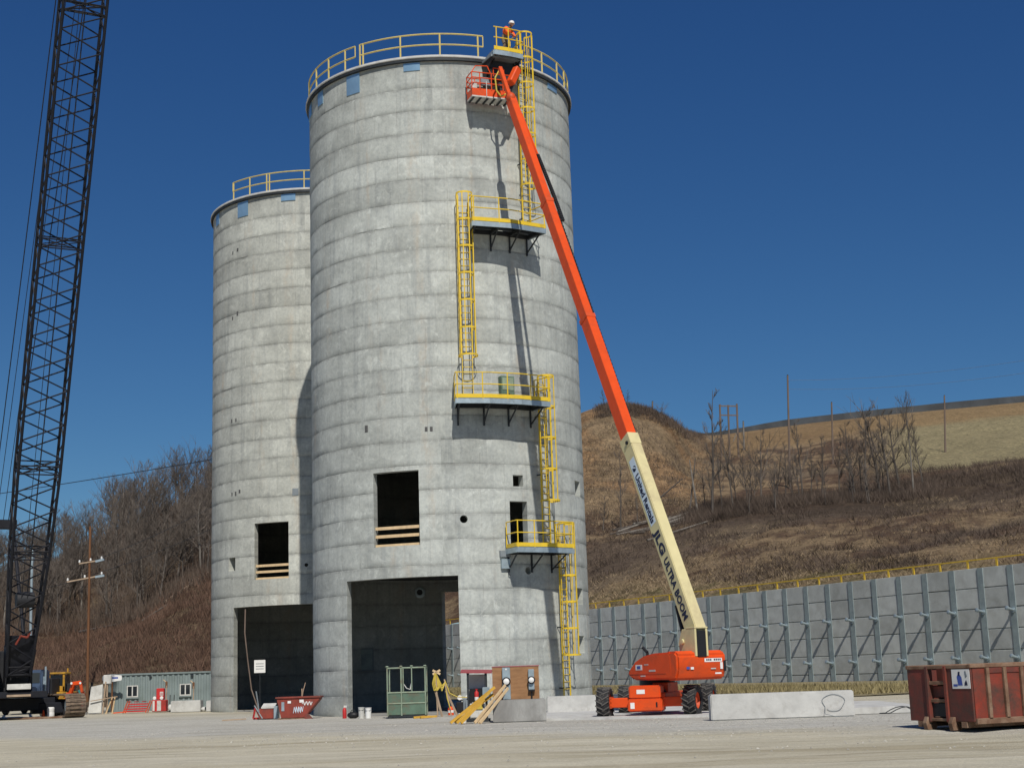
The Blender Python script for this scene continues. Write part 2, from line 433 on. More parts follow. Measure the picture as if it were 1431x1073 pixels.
# fine grid near the camera with ruts and humps, coarse beyond
gx = np.concatenate([np.linspace(-900, -70, 12), np.linspace(-60, 60, 170), np.linspace(70, 900, 12)])
gy = np.concatenate([np.linspace(-300, 0, 8), np.linspace(6, 60, 150), np.linspace(61, 110, 50), np.linspace(125, 1500, 14)])
GX, GY = np.meshgrid(gx, gy)
amp = np.clip((GY - 8) / 6, 0, 1) * np.clip((46 - GY) / 10, 0, 1) * np.clip((58 - np.abs(GX)) / 10, 0, 1)
GZ = amp * ((fbm(GX * .12, GY * .35, 3) - .47) * .16 + (vnoise(GX * .9, GY * 1.4, 9) - .5) * .035)
me = bpy.data.meshes.new('ground')
ny, nx = GX.shape
idx = np.arange(ny * nx).reshape(ny, nx)
quads = np.stack([idx[:-1,:-1], idx[:-1,1:], idx[1:,1:], idx[1:,:-1]], -1).reshape(-1, 4)
me.from_pydata(np.stack([GX, GY, GZ], -1).reshape(-1, 3).tolist(), [], quads.tolist())
me.materials.append(MAT['ground'])
me.polygons.foreach_set('use_smooth', [True] * len(me.polygons))
tag(link('ground', me), kind='structure')

# ------------------------------------------------------------------ hillside (lofted through surveyed sections)
STATIONS = [
    (-420, [(-60.1,110.0,-0.8), (-81.7,150.0,3.5), (-98.3,180.0,6.9), (-117.7,215.0,11.5), (-134.2,245.0,14.6), (-167.8,306.2,0.6)]),
    (-150, [(-49.3,118.0,-0.8), (-62.5,150.0,3.5), (-75.2,180.0,7.4), (-90.0,215.0,13.1), (-102.7,245.0,17.0), (-128.4,306.2,3.0)]),
    (60, [(-38.7,122.0,-0.8), (-47.6,150.0,3.8), (-57.2,180.0,8.5), (-68.5,215.0,14.9), (-78.1,245.0,20.3), (-97.7,306.2,6.3)]),
    (180, [(-29.7,114.0,-0.8), (-35.9,138.0,4.6), (-43.8,168.0,9.1), (-54.3,208.0,18.1), (-62.8,240.0,25.8), (-78.5,300.0,11.8)]),
    (295, [(-22.6,110.0,-0.8), (-27.8,135.0,5.6), (-34.0,165.0,13.6), (-42.3,205.0,22.9), (-48.5,235.0,30.0), (-60.6,293.8,16.0)]),
    (430, [(-15.8,112.0,-0.8), (-19.4,137.0,6.1), (-24.0,170.0,14.4), (-28.9,205.0,23.9), (-33.8,240.0,32.4), (-42.2,300.0,18.4)]),
    (540, [(-12.0,135.0,-0.8), (-13.5,152.0,7.0), (-15.9,180.0,14.8), (-18.6,212.0,24.8), (-21.4,245.0,35.0), (-26.7,306.2,21.0)]),
    (620, [(-8.2,163.2,6.8), (-8.7,172.0,9.5), (-9.7,195.0,16.1), (-10.7,220.0,27.0), (-12.0,250.0,37.8), (-15.0,312.5,23.8)]),
    (750, [(1.6,143.6,6.8), (1.9,158.0,9.7), (2.4,185.0,18.1), (3.1,215.0,29.1), (3.8,245.0,40.2), (4.8,306.2,26.2)]),
    (815, [(5.8,135.5,6.8), (6.2,146.0,8.6), (8.0,180.0,18.5), (9.7,210.0,29.8), (11.5,240.0,42.9), (14.4,300.0,28.9)]),
    (860, [(8.3,130.4,6.8), (9.0,139.0,8.7), (12.0,180.0,18.6), (14.3,210.0,30.1), (16.8,240.0,44.0), (21.1,300.0,30.0)]),
    (900, [(10.5,126.2,6.8), (11.4,136.0,8.9), (15.5,180.0,19.1), (18.6,212.0,30.3), (21.7,242.0,43.5), (27.1,302.5,29.5)]),
    (940, [(12.5,122.2,6.8), (13.7,133.0,8.9), (18.9,180.0,19.5), (23.0,215.0,30.0), (26.9,248.0,41.8), (33.7,310.0,27.8)]),
    (980, [(14.3,118.5,6.8), (15.9,130.0,9.0), (22.5,180.0,20.1), (27.7,220.0,29.1), (39.5,310.0,48.6), (49.4,387.5,34.6)]),
    (1100, [(19.3,108.6,6.8), (21.6,120.0,8.8), (32.9,180.0,21.0), (43.4,235.0,32.6), (61.5,330.0,53.3), (76.9,412.5,39.3)]),
    (1250, [(24.5,98.3,6.8), (28.2,112.0,8.7), (46.0,180.0,21.4), (62.0,240.0,35.1), (85.8,330.0,55.2), (107.3,412.5,41.2)]),
    (1431, [(29.6,88.3,6.8), (35.6,105.0,8.6), (62.0,180.0,23.1), (86.7,250.0,37.9), (115.2,330.0,57.0), (144.0,412.5,43.0)]),
    (1560, [(32.6,82.3,6.8), (39.3,98.0,8.6), (73.3,180.0,24.0), (102.5,250.0,38.9), (136.2,330.0,58.6), (170.2,412.5,44.6)]),
    (1900, [(38.9,69.8,6.8), (47.6,84.0,8.6), (91.9,160.0,23.8), (132.9,230.0,39.1), (185.9,320.0,61.0), (232.3,400.0,47.0)]),
]
ST_X = np.array([s[0] for s in STATIONS], float)
ST_P = np.array([s[1] for s in STATIONS], float)          # stations x knots x 3
def crom(A, t):
    """Catmull-Rom along axis 0 of A (n,...) at parameters t (m,), tension softened"""
    n = A.shape[0]; i = np.clip(np.floor(t).astype(int), 0, n - 2); f = (t - i)
    f = f.reshape(f.shape + (1,) * (A.ndim - 1))
    p0 = A[np.clip(i-1, 0, n-1)]; p1 = A[i]; p2 = A[i+1]; p3 = A[np.clip(i+2, 0, n-1)]
    m1 = (p2 - p0) * .33; m2 = (p3 - p1) * .33
    return (2*f**3-3*f**2+1)*p1 + (f**3-2*f**2+f)*m1 + (-2*f**3+3*f**2)*p2 + (f**3-f**2)*m2
def st_u(x): return np.interp(x, ST_X, np.arange(len(ST_X)))
def hill(x, v):
    """world points on the hillside at section x, distance up the slope v (0 foot .. 4 ridge .. 5 behind)"""
    x = np.atleast_1d(np.asarray(x, float)); v = np.atleast_1d(np.asarray(v, float))
    S = crom(ST_P, st_u(x))                                # (m,knots,3)
    n = S.shape[1]; i = np.clip(np.floor(v).astype(int), 0, n - 2); f = (v - i)[:, None]; r = np.arange(len(v))
    g = lambda k: S[r, np.clip(k, 0, n-1)]
    p0, p1, p2, p3 = g(i-1), g(i), g(i+1), g(i+2)
    m1 = (p2 - p0) * .4; m2 = (p3 - p1) * .4
    m1[i == 0] = (p2 - p1)[i == 0]
    P = (2*f**3-3*f**2+1)*p1 + (f**3-2*f**2+f)*m1 + (-2*f**3+3*f**2)*p2 + (f**3-f**2)*m2
    a = np.clip(v * 3, 0, 1) * np.clip((4.6 - v), .25, 1) * (1 - .85 * np.clip((x - 960) / 60, 0, 1) * np.clip((v - 2.9) / .7, 0, 1))
    P[:, 2] += a * ((fbm(P[:,0]*.06, P[:,1]*.06, 5) - .47) * 2.6 + (fbm(P[:,0]*.35, P[:,1]*.35, 8) - .47) * .7)
    return P

xs = np.interp(np.linspace(0, 1, 420), [0, .12, .9, 1], [-420, 0, 1431, 1900]); vs_ = np.concatenate([np.linspace(0, 4.1, 175), np.linspace(4.2, 5, 10)])
XX, VV = np.meshgrid(xs, vs_)
HP = hill(XX.ravel(), VV.ravel())
# colour of the cover itself: tan dead grass, brown scrub, greener field, bare orange soil
tan_ = np.array((.30,.22,.135)); brown = np.array((.14,.094,.066)); grey = np.array((.165,.132,.10)); soil = np.array((.33,.21,.115)); green = np.array((.17,.15,.075)); field = np.array((.32,.28,.165))
X_, V_ = XX.ravel(), VV.ravel()
n1 = fbm(HP[:,0]*.09, HP[:,1]*.09, 21); n2 = fbm(HP[:,0]*.5, HP[:,1]*.5, 33); n3 = fbm(HP[:,0]*.03+9, HP[:,1]*.05, 44)
def sm(a, lo, hi): t = np.clip((a - lo) / (hi - lo), 0, 1); return (t*t*(3-2*t))[:, None]
c = brown + (tan_ - brown) * sm(n1 + (n2-.47)*.8, .36, .62)
c = c + (grey - c) * sm(n3, .5, .62) * .6
right = sm(X_, 640, 760)
low = right * (1 - sm(V_, .75 , 1.15)) ; c = c + (green*1.05 + (tan_-green)*sm(n2,.4,.6)*.8 - c) * low * .75
mid = right * sm(V_, 1.5, 1.8) * (1 - sm(V_, 2.05, 2.3)); c = c + (np.array((.075,.058,.045)) - c) * mid * sm(X_, 900, 1100) * .75
hump = right * (1 - sm(X_, 960, 1010)) * sm(V_, 2.2, 2.5); c = c + (tan_ * (.95 + .5*(n2[:,None]-.47)) + (soil - tan_)*sm(n1 + (850 - X_)*.0022*(X_ < 880),.46,.6) - c) * hump * .85
hb = right * (1 - sm(X_, 960, 1010)) * sm(V_ + (n1-.47)*.5, 3.6, 3.85); c = c + (brown*.9 - c) * hb * .8 * sm(X_, 835, 850)
fieldz = sm(X_, 1180, 1300) * sm(V_ + (n1-.47)*.3, 2.35, 2.5); c = c + (field - c) * fieldz * .9
soilz = sm(X_, 990, 1040) * sm(V_ + (n1-.47)*.15 - (X_-1050)*.00025, 3.28, 3.42); c = c + (np.array((.30,.205,.11)) - c) * soilz * .85
leftz = 1 - right; c = c + (np.array((.12,.078,.055)) + (np.array((.19,.14,.09))-np.array((.12,.078,.055)))*sm(n2+ (n1-.47),.45,.65) - c) * leftz * .8
c = c * (.72 + .3 * n2[:, None])
hm = bpy.data.meshes.new('hillside')
ny, nx = XX.shape; idx = np.arange(ny * nx).reshape(ny, nx)
quads = np.stack([idx[:-1,:-1], idx[:-1,1:], idx[1:,1:], idx[1:,:-1]], -1).reshape(-1, 4)
hm.from_pydata(HP.tolist(), [], quads.tolist())
ca = hm.color_attributes.new('cover', 'FLOAT_COLOR', 'POINT')
ca.data.foreach_set('color', np.concatenate([np.clip(c, .01, 1), np.ones((len(c), 1))], 1).ravel())
m, nt, b = nmat('hillside_cover')
at = nt.nodes.new('ShaderNodeAttribute'); at.attribute_name = 'cover'
tc = nt.nodes.new('ShaderNodeTexCoord')
nf = noise(nt, mapping(nt, tc.outputs['Object'], (1, 1, .45)), 1.6, 7, .75, .5)
cc = mixc(nt, .9, at.outputs['Color'], ramp(nt, nf.outputs[0], [(.3, (.42,.42,.45)), (.5, (1,1,1)), (.7, (1.6,1.55,1.42))]).outputs[0], 'MULTIPLY')
nt.links.new(cc, b.inputs['Base Color']); b.inputs['Roughness'].default_value = 1; b.inputs['Specular IOR Level'].default_value = .05
bump(nt, b, nf.outputs[0], .9, .6)
hm.materials.append(m)
hm.polygons.foreach_set('use_smooth', [True] * len(hm.polygons))
tag(link('hillside', hm), kind='structure')

# dark road embankment along the far ridge
rx = np.linspace(975, 1880, 60)
rp = hill(rx, np.full(60, 3.94)); mb = MB()
for k in range(59):
    a, b_ = Vector(rp[k]), Vector(rp[k+1])
    h0 = .6 + 1.1 * min(1, k / 8); h1 = .6 + 1.1 * min(1, (k+1) / 8)
    mb.add([a+Vector((0,-1.5,-2)), b_+Vector((0,-1.5,-2)), b_+Vector((0,-.6,h1)), a+Vector((0,-.6,h0)), a+Vector((0,5,h0)), b_+Vector((0,5,h1)), b_+Vector((0,6,-2)), a+Vector((0,6,-2))], [(0,1,2,3),(3,2,5,4),(4,5,6,7)])
tag(mb.build('ridge_road', MAT['asphalt']), kind='structure')

# ------------------------------------------------------------------ silos
R, ZT, LIFT = 6.4, 29.012, 1.07654
AX = rad(-18.5)                                        # bearing of the drive-through
A = Vector((-3.172, 69.940, 0)); B = Vector((-11.537, 87.879, 0))
def pol(th, r, z=0.0): return Vector((r * math.sin(th), -r * math.cos(th), z))
NSEG = 176
def lift_mesh(z0, z1, seed, mat):
    h = z1 - z0
    prof = [(-.010, 0), (-.008, .012/h), (.004, .045/h), (.008, .25), (.003, .62), (0, 1-.03/h), (-.005, 1-.008/h), (-.010, 1)]
    th = np.linspace(0, 2*np.pi, NSEG, endpoint=False)
    edge = (fbm(th*9, th*0+seed*3.1, seed) - .47) * .05
    wob = (fbm(th*2.2, th*0+seed*1.7, seed+50) - .47) * .02
    zed = (fbm(th*11, th*0+seed*2.3, seed+90) - .47) * .05
    vs = []; n = NSEG
    for k, (dr, f) in enumerate(prof):
        rr = R + dr + wob + (edge * (1 if k in (2,) else .3) if 2 <= k <= 4 else 0)
        zz = z0 + f * h + (zed if k in (1, 2) else 0) * (1 if f < .5 else 0)
        zz = np.maximum(zz, z0 + .004 * k) if k else np.full(n, z0)
        vs += np.stack([rr*np.sin(th), -rr*np.cos(th), zz * np.ones(n)], 1).tolist()
    for f in (1, 0):
        rr = R - .4
        vs += np.stack([rr*np.sin(th), -rr*np.cos(th), np.full(n, z0 + f*h)], 1).tolist()
    m_ = len(prof) + 2; fs = []
    for k in range(m_):
        k2 = (k + 1) % m_
        for i in range(n):
            j = (i + 1) % n
            fs.append((k*n+i, k*n+j, k2*n+j, k2*n+i))
    me = bpy.data.meshes.new('concrete_lift'); me.from_pydata(vs, [], fs)
    me.polygons.foreach_set('use_smooth', [True]*len(me.polygons))
    me.set_sharp_from_angle(angle=rad(35)); me.materials.append(mat); me.update()
    return me

def cut(me, cutter_mb):
    o = bpy.data.objects.new('tmp', me); COL.objects.link(o)
    c_ = cutter_mb.build('tmpc')
    md = o.modifiers.new('b', 'BOOLEAN'); md.operation = 'DIFFERENCE'; md.object = c_; md.solver = 'EXACT'
    dg = bpy.context.evaluated_depsgraph_get()
    new = bpy.data.meshes.new_from_object(o.evaluated_get(dg))
    bpy.data.objects.remove(o); cm = c_.data; bpy.data.objects.remove(c_); bpy.data.meshes.remove(cm)
    return new

axv = Vector((-math.sin(AX), math.cos(AX), 0)); axs = Vector((math.cos(AX), math.sin(AX), 0)); zv = Vector((0,0,1))
def through(hw, z0, z1, a0=-9, a1=9):
    return ('axis', hw, z0, z1, a0, a1)
def radial(th, w, z0, z1): return ('rad', rad(th), w, z0, z1)
def roundh(th, z, r): return ('cyl', rad(th), z, r)
def cutter(ops):
    mb = MB()
    for o in ops:
        if o[0] == 'axis':
            mb.frame_box(Vector((0,0,0)), axs, axv, zv, -o[1], o[1], o[4], o[5], o[2], o[3])
        elif o[0] == 'rad':
            e = pol(o[1], 1); t = Vector((math.cos(o[1]), math.sin(o[1]), 0))
            mb.frame_box(e * R, t, e, zv, -o[2]/2, o[2]/2, -.8, .6, o[3], o[4])
        else:
            mb.tube(pol(o[1], R-.8, o[2]), pol(o[1], R+.6, o[2]), o[3], 20)
    return mb
def zr(o):
    return (o[2], o[3]) if o[0] == 'axis' else ((o[3], o[4]) if o[0] == 'rad' else (o[2]-o[3], o[2]+o[3]))

def make_silo(c, label, mat, ops, panels, rails, boards):
    root = thing('concrete_silo', c, label, 'silo')
    edges = [0.0]; z = ZT - 1.253 - LIFT * 25
    while z < ZT - .5: edges.append(z); z += LIFT
    edges.append(ZT)
    for i in range(len(edges) - 1):
        me = lift_mesh(edges[i], edges[i+1], i + int(abs(c.x)*10), mat)
        hit = [o for o in ops if zr(o)[0] < edges[i+1] - .001 and zr(o)[1] > edges[i] + .001]
        if hit: me = cut(me, cutter(hit))
        link('concrete_lift', me, root)
    # roof slab with a projecting edge, floor over the drive-through
    MB().lathe([(R-.5, ZT+.003), (R+.02, ZT+.003), (R+.02, ZT+.12), (R+.17, ZT+.14), (R+.19, ZT+.17), (R+.18, ZT+.25), (R+.14, ZT+.28), (.01, ZT+.42)], 120).build('roof_slab', MAT['block'], root, smooth=True)
    MB().lathe([(R+.022, ZT+.01), (R+.15, ZT+.02), (R+.15, ZT+.135), (R+.022, ZT+.118)], 120, close=False).build('rim_shade_ring', MAT['dark_metal'], root, smooth=True)  # added dark ring, paints the shadow line under the slab's overhang
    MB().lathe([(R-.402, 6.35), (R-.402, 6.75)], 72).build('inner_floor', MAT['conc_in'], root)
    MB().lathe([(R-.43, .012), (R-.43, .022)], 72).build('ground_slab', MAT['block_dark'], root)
    for (t0, t1, z0, z1) in panels:
        mb = MB(); n = 4
        for k in range(n):
            a0 = rad(t0 + (t1-t0)*k/n); a1 = rad(t0 + (t1-t0)*(k+1)/n)
            mb.add([pol(a0,R+.005,z0), pol(a1,R+.005,z0), pol(a1,R+.005,z1), pol(a0,R+.005,z1), pol(a0,R+.04,z0), pol(a1,R+.04,z0), pol(a1,R+.04,z1), pol(a0,R+.04,z1)],
                   [(4,5,6,7),(0,4,7,3),(1,2,6,5),(0,1,5,4),(3,7,6,2)])
        mb.build('blue_panel', MAT['blue_sheet'], root)
    zb = ZT + .27; rr = R + .02
    for (t0, t1, posts) in rails:
        g = None
        mb = MB()
        n = max(3, int((t1-t0)/4)); arc = [rad(t0 + (t1-t0)*k/n) for k in range(n+1)]
        for dz in (1.07, .55):
            mb.path([pol(t, rr, zb+dz) for t in arc], .038, 6)
        mb.path([pol(arc[0], rr, zb+.55), pol(arc[0], rr, zb+1.07)], .028, 5)
        mb.path([pol(arc[-1], rr, zb+.55), pol(arc[-1], rr, zb+1.07)], .028, 5)
        g = mb.build('guard_rail', MAT['yellow_pale'], root, smooth=True)
        for t in posts:
            MB().tube(pol(rad(t), rr, zb), pol(rad(t), rr, zb+1.08), .042, 6).build('post', MAT['yellow_pale'], g, smooth=True)
    for (hw, z) in boards:
        p = axv * (-R + .28)
        MB().bar(p - axs*hw + zv*z, p + axs*hw + zv*z, .05, .13).build('guard_board', MAT['lumber'], root)
    return root

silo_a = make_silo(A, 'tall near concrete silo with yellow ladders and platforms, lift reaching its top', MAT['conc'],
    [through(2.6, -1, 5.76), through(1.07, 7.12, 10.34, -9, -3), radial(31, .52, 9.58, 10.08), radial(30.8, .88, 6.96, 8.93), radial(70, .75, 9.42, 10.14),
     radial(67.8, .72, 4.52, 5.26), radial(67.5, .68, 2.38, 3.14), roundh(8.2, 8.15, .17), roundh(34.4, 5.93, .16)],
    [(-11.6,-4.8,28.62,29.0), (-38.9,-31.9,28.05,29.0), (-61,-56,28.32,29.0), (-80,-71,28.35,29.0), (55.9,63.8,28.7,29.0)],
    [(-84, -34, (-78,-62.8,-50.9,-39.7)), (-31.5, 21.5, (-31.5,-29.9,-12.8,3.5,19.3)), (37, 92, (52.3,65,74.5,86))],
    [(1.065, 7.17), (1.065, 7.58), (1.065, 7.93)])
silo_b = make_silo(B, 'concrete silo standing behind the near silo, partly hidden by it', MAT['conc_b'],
    [through(2.6, -1, 5.66), through(1.05, 7.1, 10.2, -9, -3), radial(-44, .6, 7.7, 8.45), roundh(-.3, 7.77, .1)],
    [(-12.3,-4.7,28.6,29.0), (-39.7,-32.2,28.1,29.0), (-64.5,-59.2,28.3,29.0)],
    [(-44, 30, (-43.3,-31,-20.4,-18.8,-.2,16))],
    [(1.045, 7.15), (1.045, 7.52), (1.045, 7.86)])

# patched tie holes, small dark marks left in the concrete (each a shallow plug)
for s, spots in ((silo_a, [(-31,12.35,.16,.3), (-5.5,12.1,.12,.2), (-3.5,12.1,.12,.2)]), (silo_b, [(-44,12.0,.1,.2),(-41,12.0,.12,.24),(-38,12.1,.14,.2),(-44,26.1,.1,.2),(-40,26.2,.14,.2),(-44,22.2,.1,.2),(-40,22.4,.14,.25),(-5.5,11.8,.35,.4),(-44.5,16.2,.1,.22),(-41,16.2,.12,.2)])):
    for t, z, w, h in spots:
        e = pol(rad(t), 1); tt = Vector((math.cos(rad(t)), math.sin(rad(t)), 0))
        MB().frame_box(e*R, tt, e, zv, -w/2, w/2, .0, .022, z-h/2, z+h/2).build('patched_pocket', MAT['grey_metal'] if w > .3 else MAT['conc_in'], s, bevel=.008)

# things inside the drive-throughs
def on_inner_wall(c, x, z):
    y = c.y + math.sqrt((R-.42)**2 - (x - c.x)**2); return Vector((x, y, z))
pA = on_inner_wall(A, -7.55, 0)
t = thing('electrical_cabinet', (pA.x, pA.y-.06, 1.95), 'grey electrical cabinet on the dark back wall inside the near silo', 'cabinet')
MB().bx(-.33,.33,-.2,0,0,1.08).build('box', MAT['grey_metal'], t, bevel=.01)
MB().bx(-.28,.28,-.215,-.203,.06,1.02).build('door', MAT['galv_wall'], t, bevel=.004)
d = on_inner_wall(A, -5.0, 5.75)
t = thing('pipe_flange', (d.x, d.y, d.z), 'round grey pipe flange high inside the near silo doorway', 'flange')
MB().lathe([(.28,0),(.28,.06),(.2,.07),(.2,.2)], 20, (0,0,0), (0,-1,0)).build('flange', MAT['galv'], t, smooth=True)
MB().lathe([(.15,.18),(.15,.21)], 16, (0,0,0), (0,-1,0)).build('blank', MAT['dark_metal'], t)
pB = on_inner_wall(B, -15.9, 0)
t = thing('notice_board', (-14.55, 84.0, 2.08), 'white notice board on a thin post inside the doorway of the far silo', 'sign')
MB().tube((0,.03,-2.06), (0,.03,.1), .025, 6).build('post', MAT['dark_metal'], t)
MB().bx(-.31,.31,-.03,0,0,.7).build('sheet', MAT['white'], t)
for k in range(3): MB().bx(-.22,.22,-.036,-.033,.2+.14*k,.235+.14*k).build('text_line', MAT['grey_metal'], t)
mb = MB(); pts = [(-14.98,81.9,5.5),(-14.95,81.6,4.2),(-14.78,81.5,2.83),(-14.55,81.4,1.2),(-14.1,81.1,.05),(-13.2,80.6,.04)]
tag(mb.path(pts, .035, 6).build('hanging_hose', MAT['pole_grey'], None, smooth=True), 'long brown hose hanging down in the doorway of the far silo', 'hose')

# ------------------------------------------------------------------ yellow access platforms and caged ladders on the near silo
def platform(name_label, t0, t1, z, posts, ends, rise=1.07, brk=4):
    root = thing('access_platform', A + Vector((0,0,z)), name_label, 'platform')
    ro, ri = R + 1.22, R + .06
    n = max(2, round((t1-t0)/11)); T = [rad(t0 + (t1-t0)*k/n) for k in range(n+1)]
    mb = MB()
    for a, b_ in zip(T[:-1], T[1:]):
        mb.add([pol(a,ri,-.05),pol(b_,ri,-.05),pol(b_,ro,-.05),pol(a,ro,-.05),pol(a,ri,0),pol(b_,ri,0),pol(b_,ro,0),pol(a,ro,0)], [(0,3,2,1),(4,5,6,7),(3,7,6,2),(0,1,5,4),(0,4,7,3),(1,2,6,5)])
    mb.build('deck', MAT['grey_metal'], root)
    mb = MB()
    for a, b_ in zip(T[:-1], T[1:]):
        mb.bar(pol(a,ro+.03,-.175), pol(b_,ro+.03,-.175), .05, .22)
    for e in (T[0], T[-1]): mb.bar(pol(e,ri,-.175), pol(e,ro,-.175), .05, .22)
    mb.build('edge_channel', MAT['galv'], root)
    mb = MB()
    for a, b_ in zip(T[:-1], T[1:]):
        mb.bar(pol(a,ro+.03,.045), pol(b_,ro+.03,.045), .02, .17)
    for k, e in enumerate((T[0], T[-1])):
        if ends[k]: mb.bar(pol(e,ri+.1,.045), pol(e,ro,.045), .02, .17)
    mb.build('toe_board', MAT['yellow'], root)
    for dz, nm in ((rise, 'top_rail'), (rise*.52, 'mid_rail')):
        mb = MB(); mb.path([pol(a, ro+.03, dz) for a in T], .026, 6)
        if ends[0]: mb.path([pol(T[0],ri+.15,dz), pol(T[0],ro+.03,dz)], .026, 6)
        if ends[1]: mb.path([pol(T[-1],ri+.15,dz), pol(T[-1],ro+.03,dz)], .026, 6)
        mb.build(nm, MAT['yellow'], root, smooth=True)
    def onfront(t):
        t = rad(t); k = min(max(int((t - T[0]) / (T[1]-T[0])), 0), len(T)-2)
        f = (t - T[k]) / (T[k+1]-T[k]); return pol(T[k], ro+.03).lerp(pol(T[k+1], ro+.03), f)
    for t_ in posts:
        q = onfront(t_); MB().tube(q + zv*-.15, q + zv*rise, .028, 6).build('post', MAT['yellow'], root, smooth=True)
    for k, e in enumerate((T[0], T[-1])):
        if ends[k]: MB().tube(pol(e,ri+.15,0), pol(e,ri+.15,rise), .028, 6).build('post', MAT['yellow'], root, smooth=True)
    for k in range(brk):
        a = T[0] + (T[-1]-T[0]) * (k + .12) / (brk - .76)
        a = min(a, T[-1] - .01)
        mb = MB()
        mb.bar(pol(a,ri,-.2), pol(a,ro-.1,-.2), .09, .16)
        mb.bar(pol(a,R+.0,-.95), pol(a,ro-.22,-.24), .05, .05)
        mb.bar(pol(a,R+.04,-1.05), pol(a,R+.04,-.1), .07, .05, pol(a,1))
        mb.build('bracket', MAT['dark_metal'], root)
    mb = MB()
    for a, b_ in zip(T[:-1], T[1:]): mb.bar(pol(a,R+.09,-.19), pol(b_,R+.09,-.19), .06, .2)
    for a, b_ in zip(T[:-1], T[1:]): mb.bar(pol(a,R+.65,-.14), pol(b_,R+.65,-.14), .06, .12)
    mb.build('wall_beam', MAT['dark_metal'], root)
    return root
platform('uppermost yellow railed platform at the silo top where the worker stands', 22.0, 33.0, 29.27, (23.0, 27.5, 32.0), (False, True), 1.05, 2)
platform('second yellow railed platform from the top, high on the near silo', 12.7, 40, 21.16, (13.2, 22, 31, 39.5), (True, True))
platform('long yellow railed platform halfway up the near silo', 5.7, 39, 13.26, (6.2, 14.5, 23, 31.5, 38.4), (True, True), 1.07, 4)
platform('lowest yellow railed platform beside the small doorway of the near silo', 24.3, 47.5, 6.9, (24.8, 31, 39, 47), (True, True), 1.07, 3)

# gusset plates and grey box under the top platform
t = thing('steel_hopper_box', A + pol(rad(27), R+.55, 28.35), 'dark steel box frame hanging under the top platform', 'bracket', rz=rad(27))
MB().extrude([(-.75,-.5,.6),(.75,-.5,.6),(.75,.45,.6),(-.75,.45,.6)], (0,0,.1)).build('plate', MAT['grey_metal'], t)
for sx_ in (-.7, .7): MB().extrude([(sx_,-.5,.6),(sx_,.5,.6),(sx_,.5,-.5)], (.06,0,0)).build('gusset', MAT['crane_frame'], t)
MB().bx(-.6,.6,-.1,.4,-.25,.58).build('web', MAT['dark_metal'], t)

RUNG = None
def ladder(label, th, ztop, zbot, cage_top, cage_bot, r0=R+.24):
    global RUNG
    th = rad(th)
    root = thing('caged_ladder', A + Vector((0,0,zbot)), label, 'ladder')
    e = pol(th, 1); tt = Vector((math.cos(th), math.sin(th), 0)); H = ztop - zbot
    o = e * r0
    for s in (-1, 1):
        MB().bar(o + tt*(.225*s), o + tt*(.225*s) + zv*H, .025, .065, e).build('side_rail', MAT['yellow'], root)
    if RUNG is None:
        RUNG = MB().tube((-.225,0,0), (.225,0,0), .016, 6).mesh('rung', MAT['yellow'], True)
    for k in range(int((H - .2) / .305)):
        q = link('rung', RUNG, root, o + zv * (.25 + k * .305)); q.rotation_euler = (0, 0, th)
    def hoop(z, r, mb, flare=0):
        pts = []
        for k in range(13):
            a = -2.25 + 4.5 * k / 12
            pts.append(o + e*(.30 + (r) * math.cos(a)) + tt*(r * math.sin(a)) + zv*z)
        pts = [o + tt*-.225 + zv*z] + pts + [o + tt*.225 + zv*z]
        for a, b_ in zip(pts[:-1], pts[1:]): mb.bar(a, b_, .012, .075)
    n = max(2, round((cage_top - cage_bot) / 1.25))
    for k in range(n + 1):
        mb = MB(); hoop(cage_bot + (cage_top-cage_bot)*k/n - zbot, .36 if k else .43, mb); mb.build('cage_hoop', MAT['yellow'], root)
    for a in (-1.9, -1.15, -.4, .4, 1.15, 1.9):
        q = o + e*(.30+.36*math.cos(a)) + tt*(.36*math.sin(a))
        MB().bar(q + zv*(cage_bot-zbot), q + zv*(cage_top-zbot), .045, .012, e).build('cage_bar', MAT['yellow'], root)
    k = .6
    while k < H - 1.0:
        mb = MB()
        for s in (-1, 1): mb.bar(o + tt*(.225*s) + zv*k, o + tt*(.225*s) - e*.24 + zv*k, .04, .05)
        mb.build('standoff', MAT['dark_metal'], root); k += 2.6
    return root
ladder('yellow caged ladder hanging from the top platform, topmost of the four', 38.0, 30.6, 21.17, 30.6, 23.25)
ladder('yellow caged ladder to the left of the others, linking the two upper platforms', 10.9, 22.55, 13.28, 22.55, 15.2)
ladder('yellow caged ladder dropping from the halfway platform to the lowest platform', 42.4, 14.5, 6.92, 14.5, 8.95)
ladder('lowest yellow caged ladder, reaching the ground beside the lift', 50.5, 8.0, .3, 8.0, 2.3)

# control panel on the wall behind the halfway platform, junction box below the lowest one
t = thing('wall_cabinet', A + pol(rad(26.5), R, 13.28), 'green-grey control cabinet on the silo wall behind the halfway platform', 'cabinet', rz=rad(26.5))
MB().bx(-.32,.32,-.3,-.0,.02,1.12).build('box', MAT['green'], t, bevel=.01)
MB().bx(-.27,.27,-.315,-.302,.5,1.05).build('door', MAT['green_pale'], t)
MB().sphere((0,-.34,.25),.1,.06,.1).build('gauge', MAT['black'], t, smooth=True)
t = thing('junction_box', A + pol(rad(24), R, 6.0), 'small grey junction box on the silo wall below the lowest platform', 'junction box', rz=rad(24))
MB().bx(-.2,.2,-.16,0,0,.42).build('box', MAT['galv'], t, bevel=.01)
MB().bx(-.24,.24,-.13,0,.5,.78).build('upper_box', MAT['grey_metal'], t, bevel=.01)
mb = MB(); mb.path([(.12,-.1,0),(.14,-.1,-.25),(.2,-.1,-.28)], .02, 5); mb.build('conduit', MAT['dark_metal'], t)

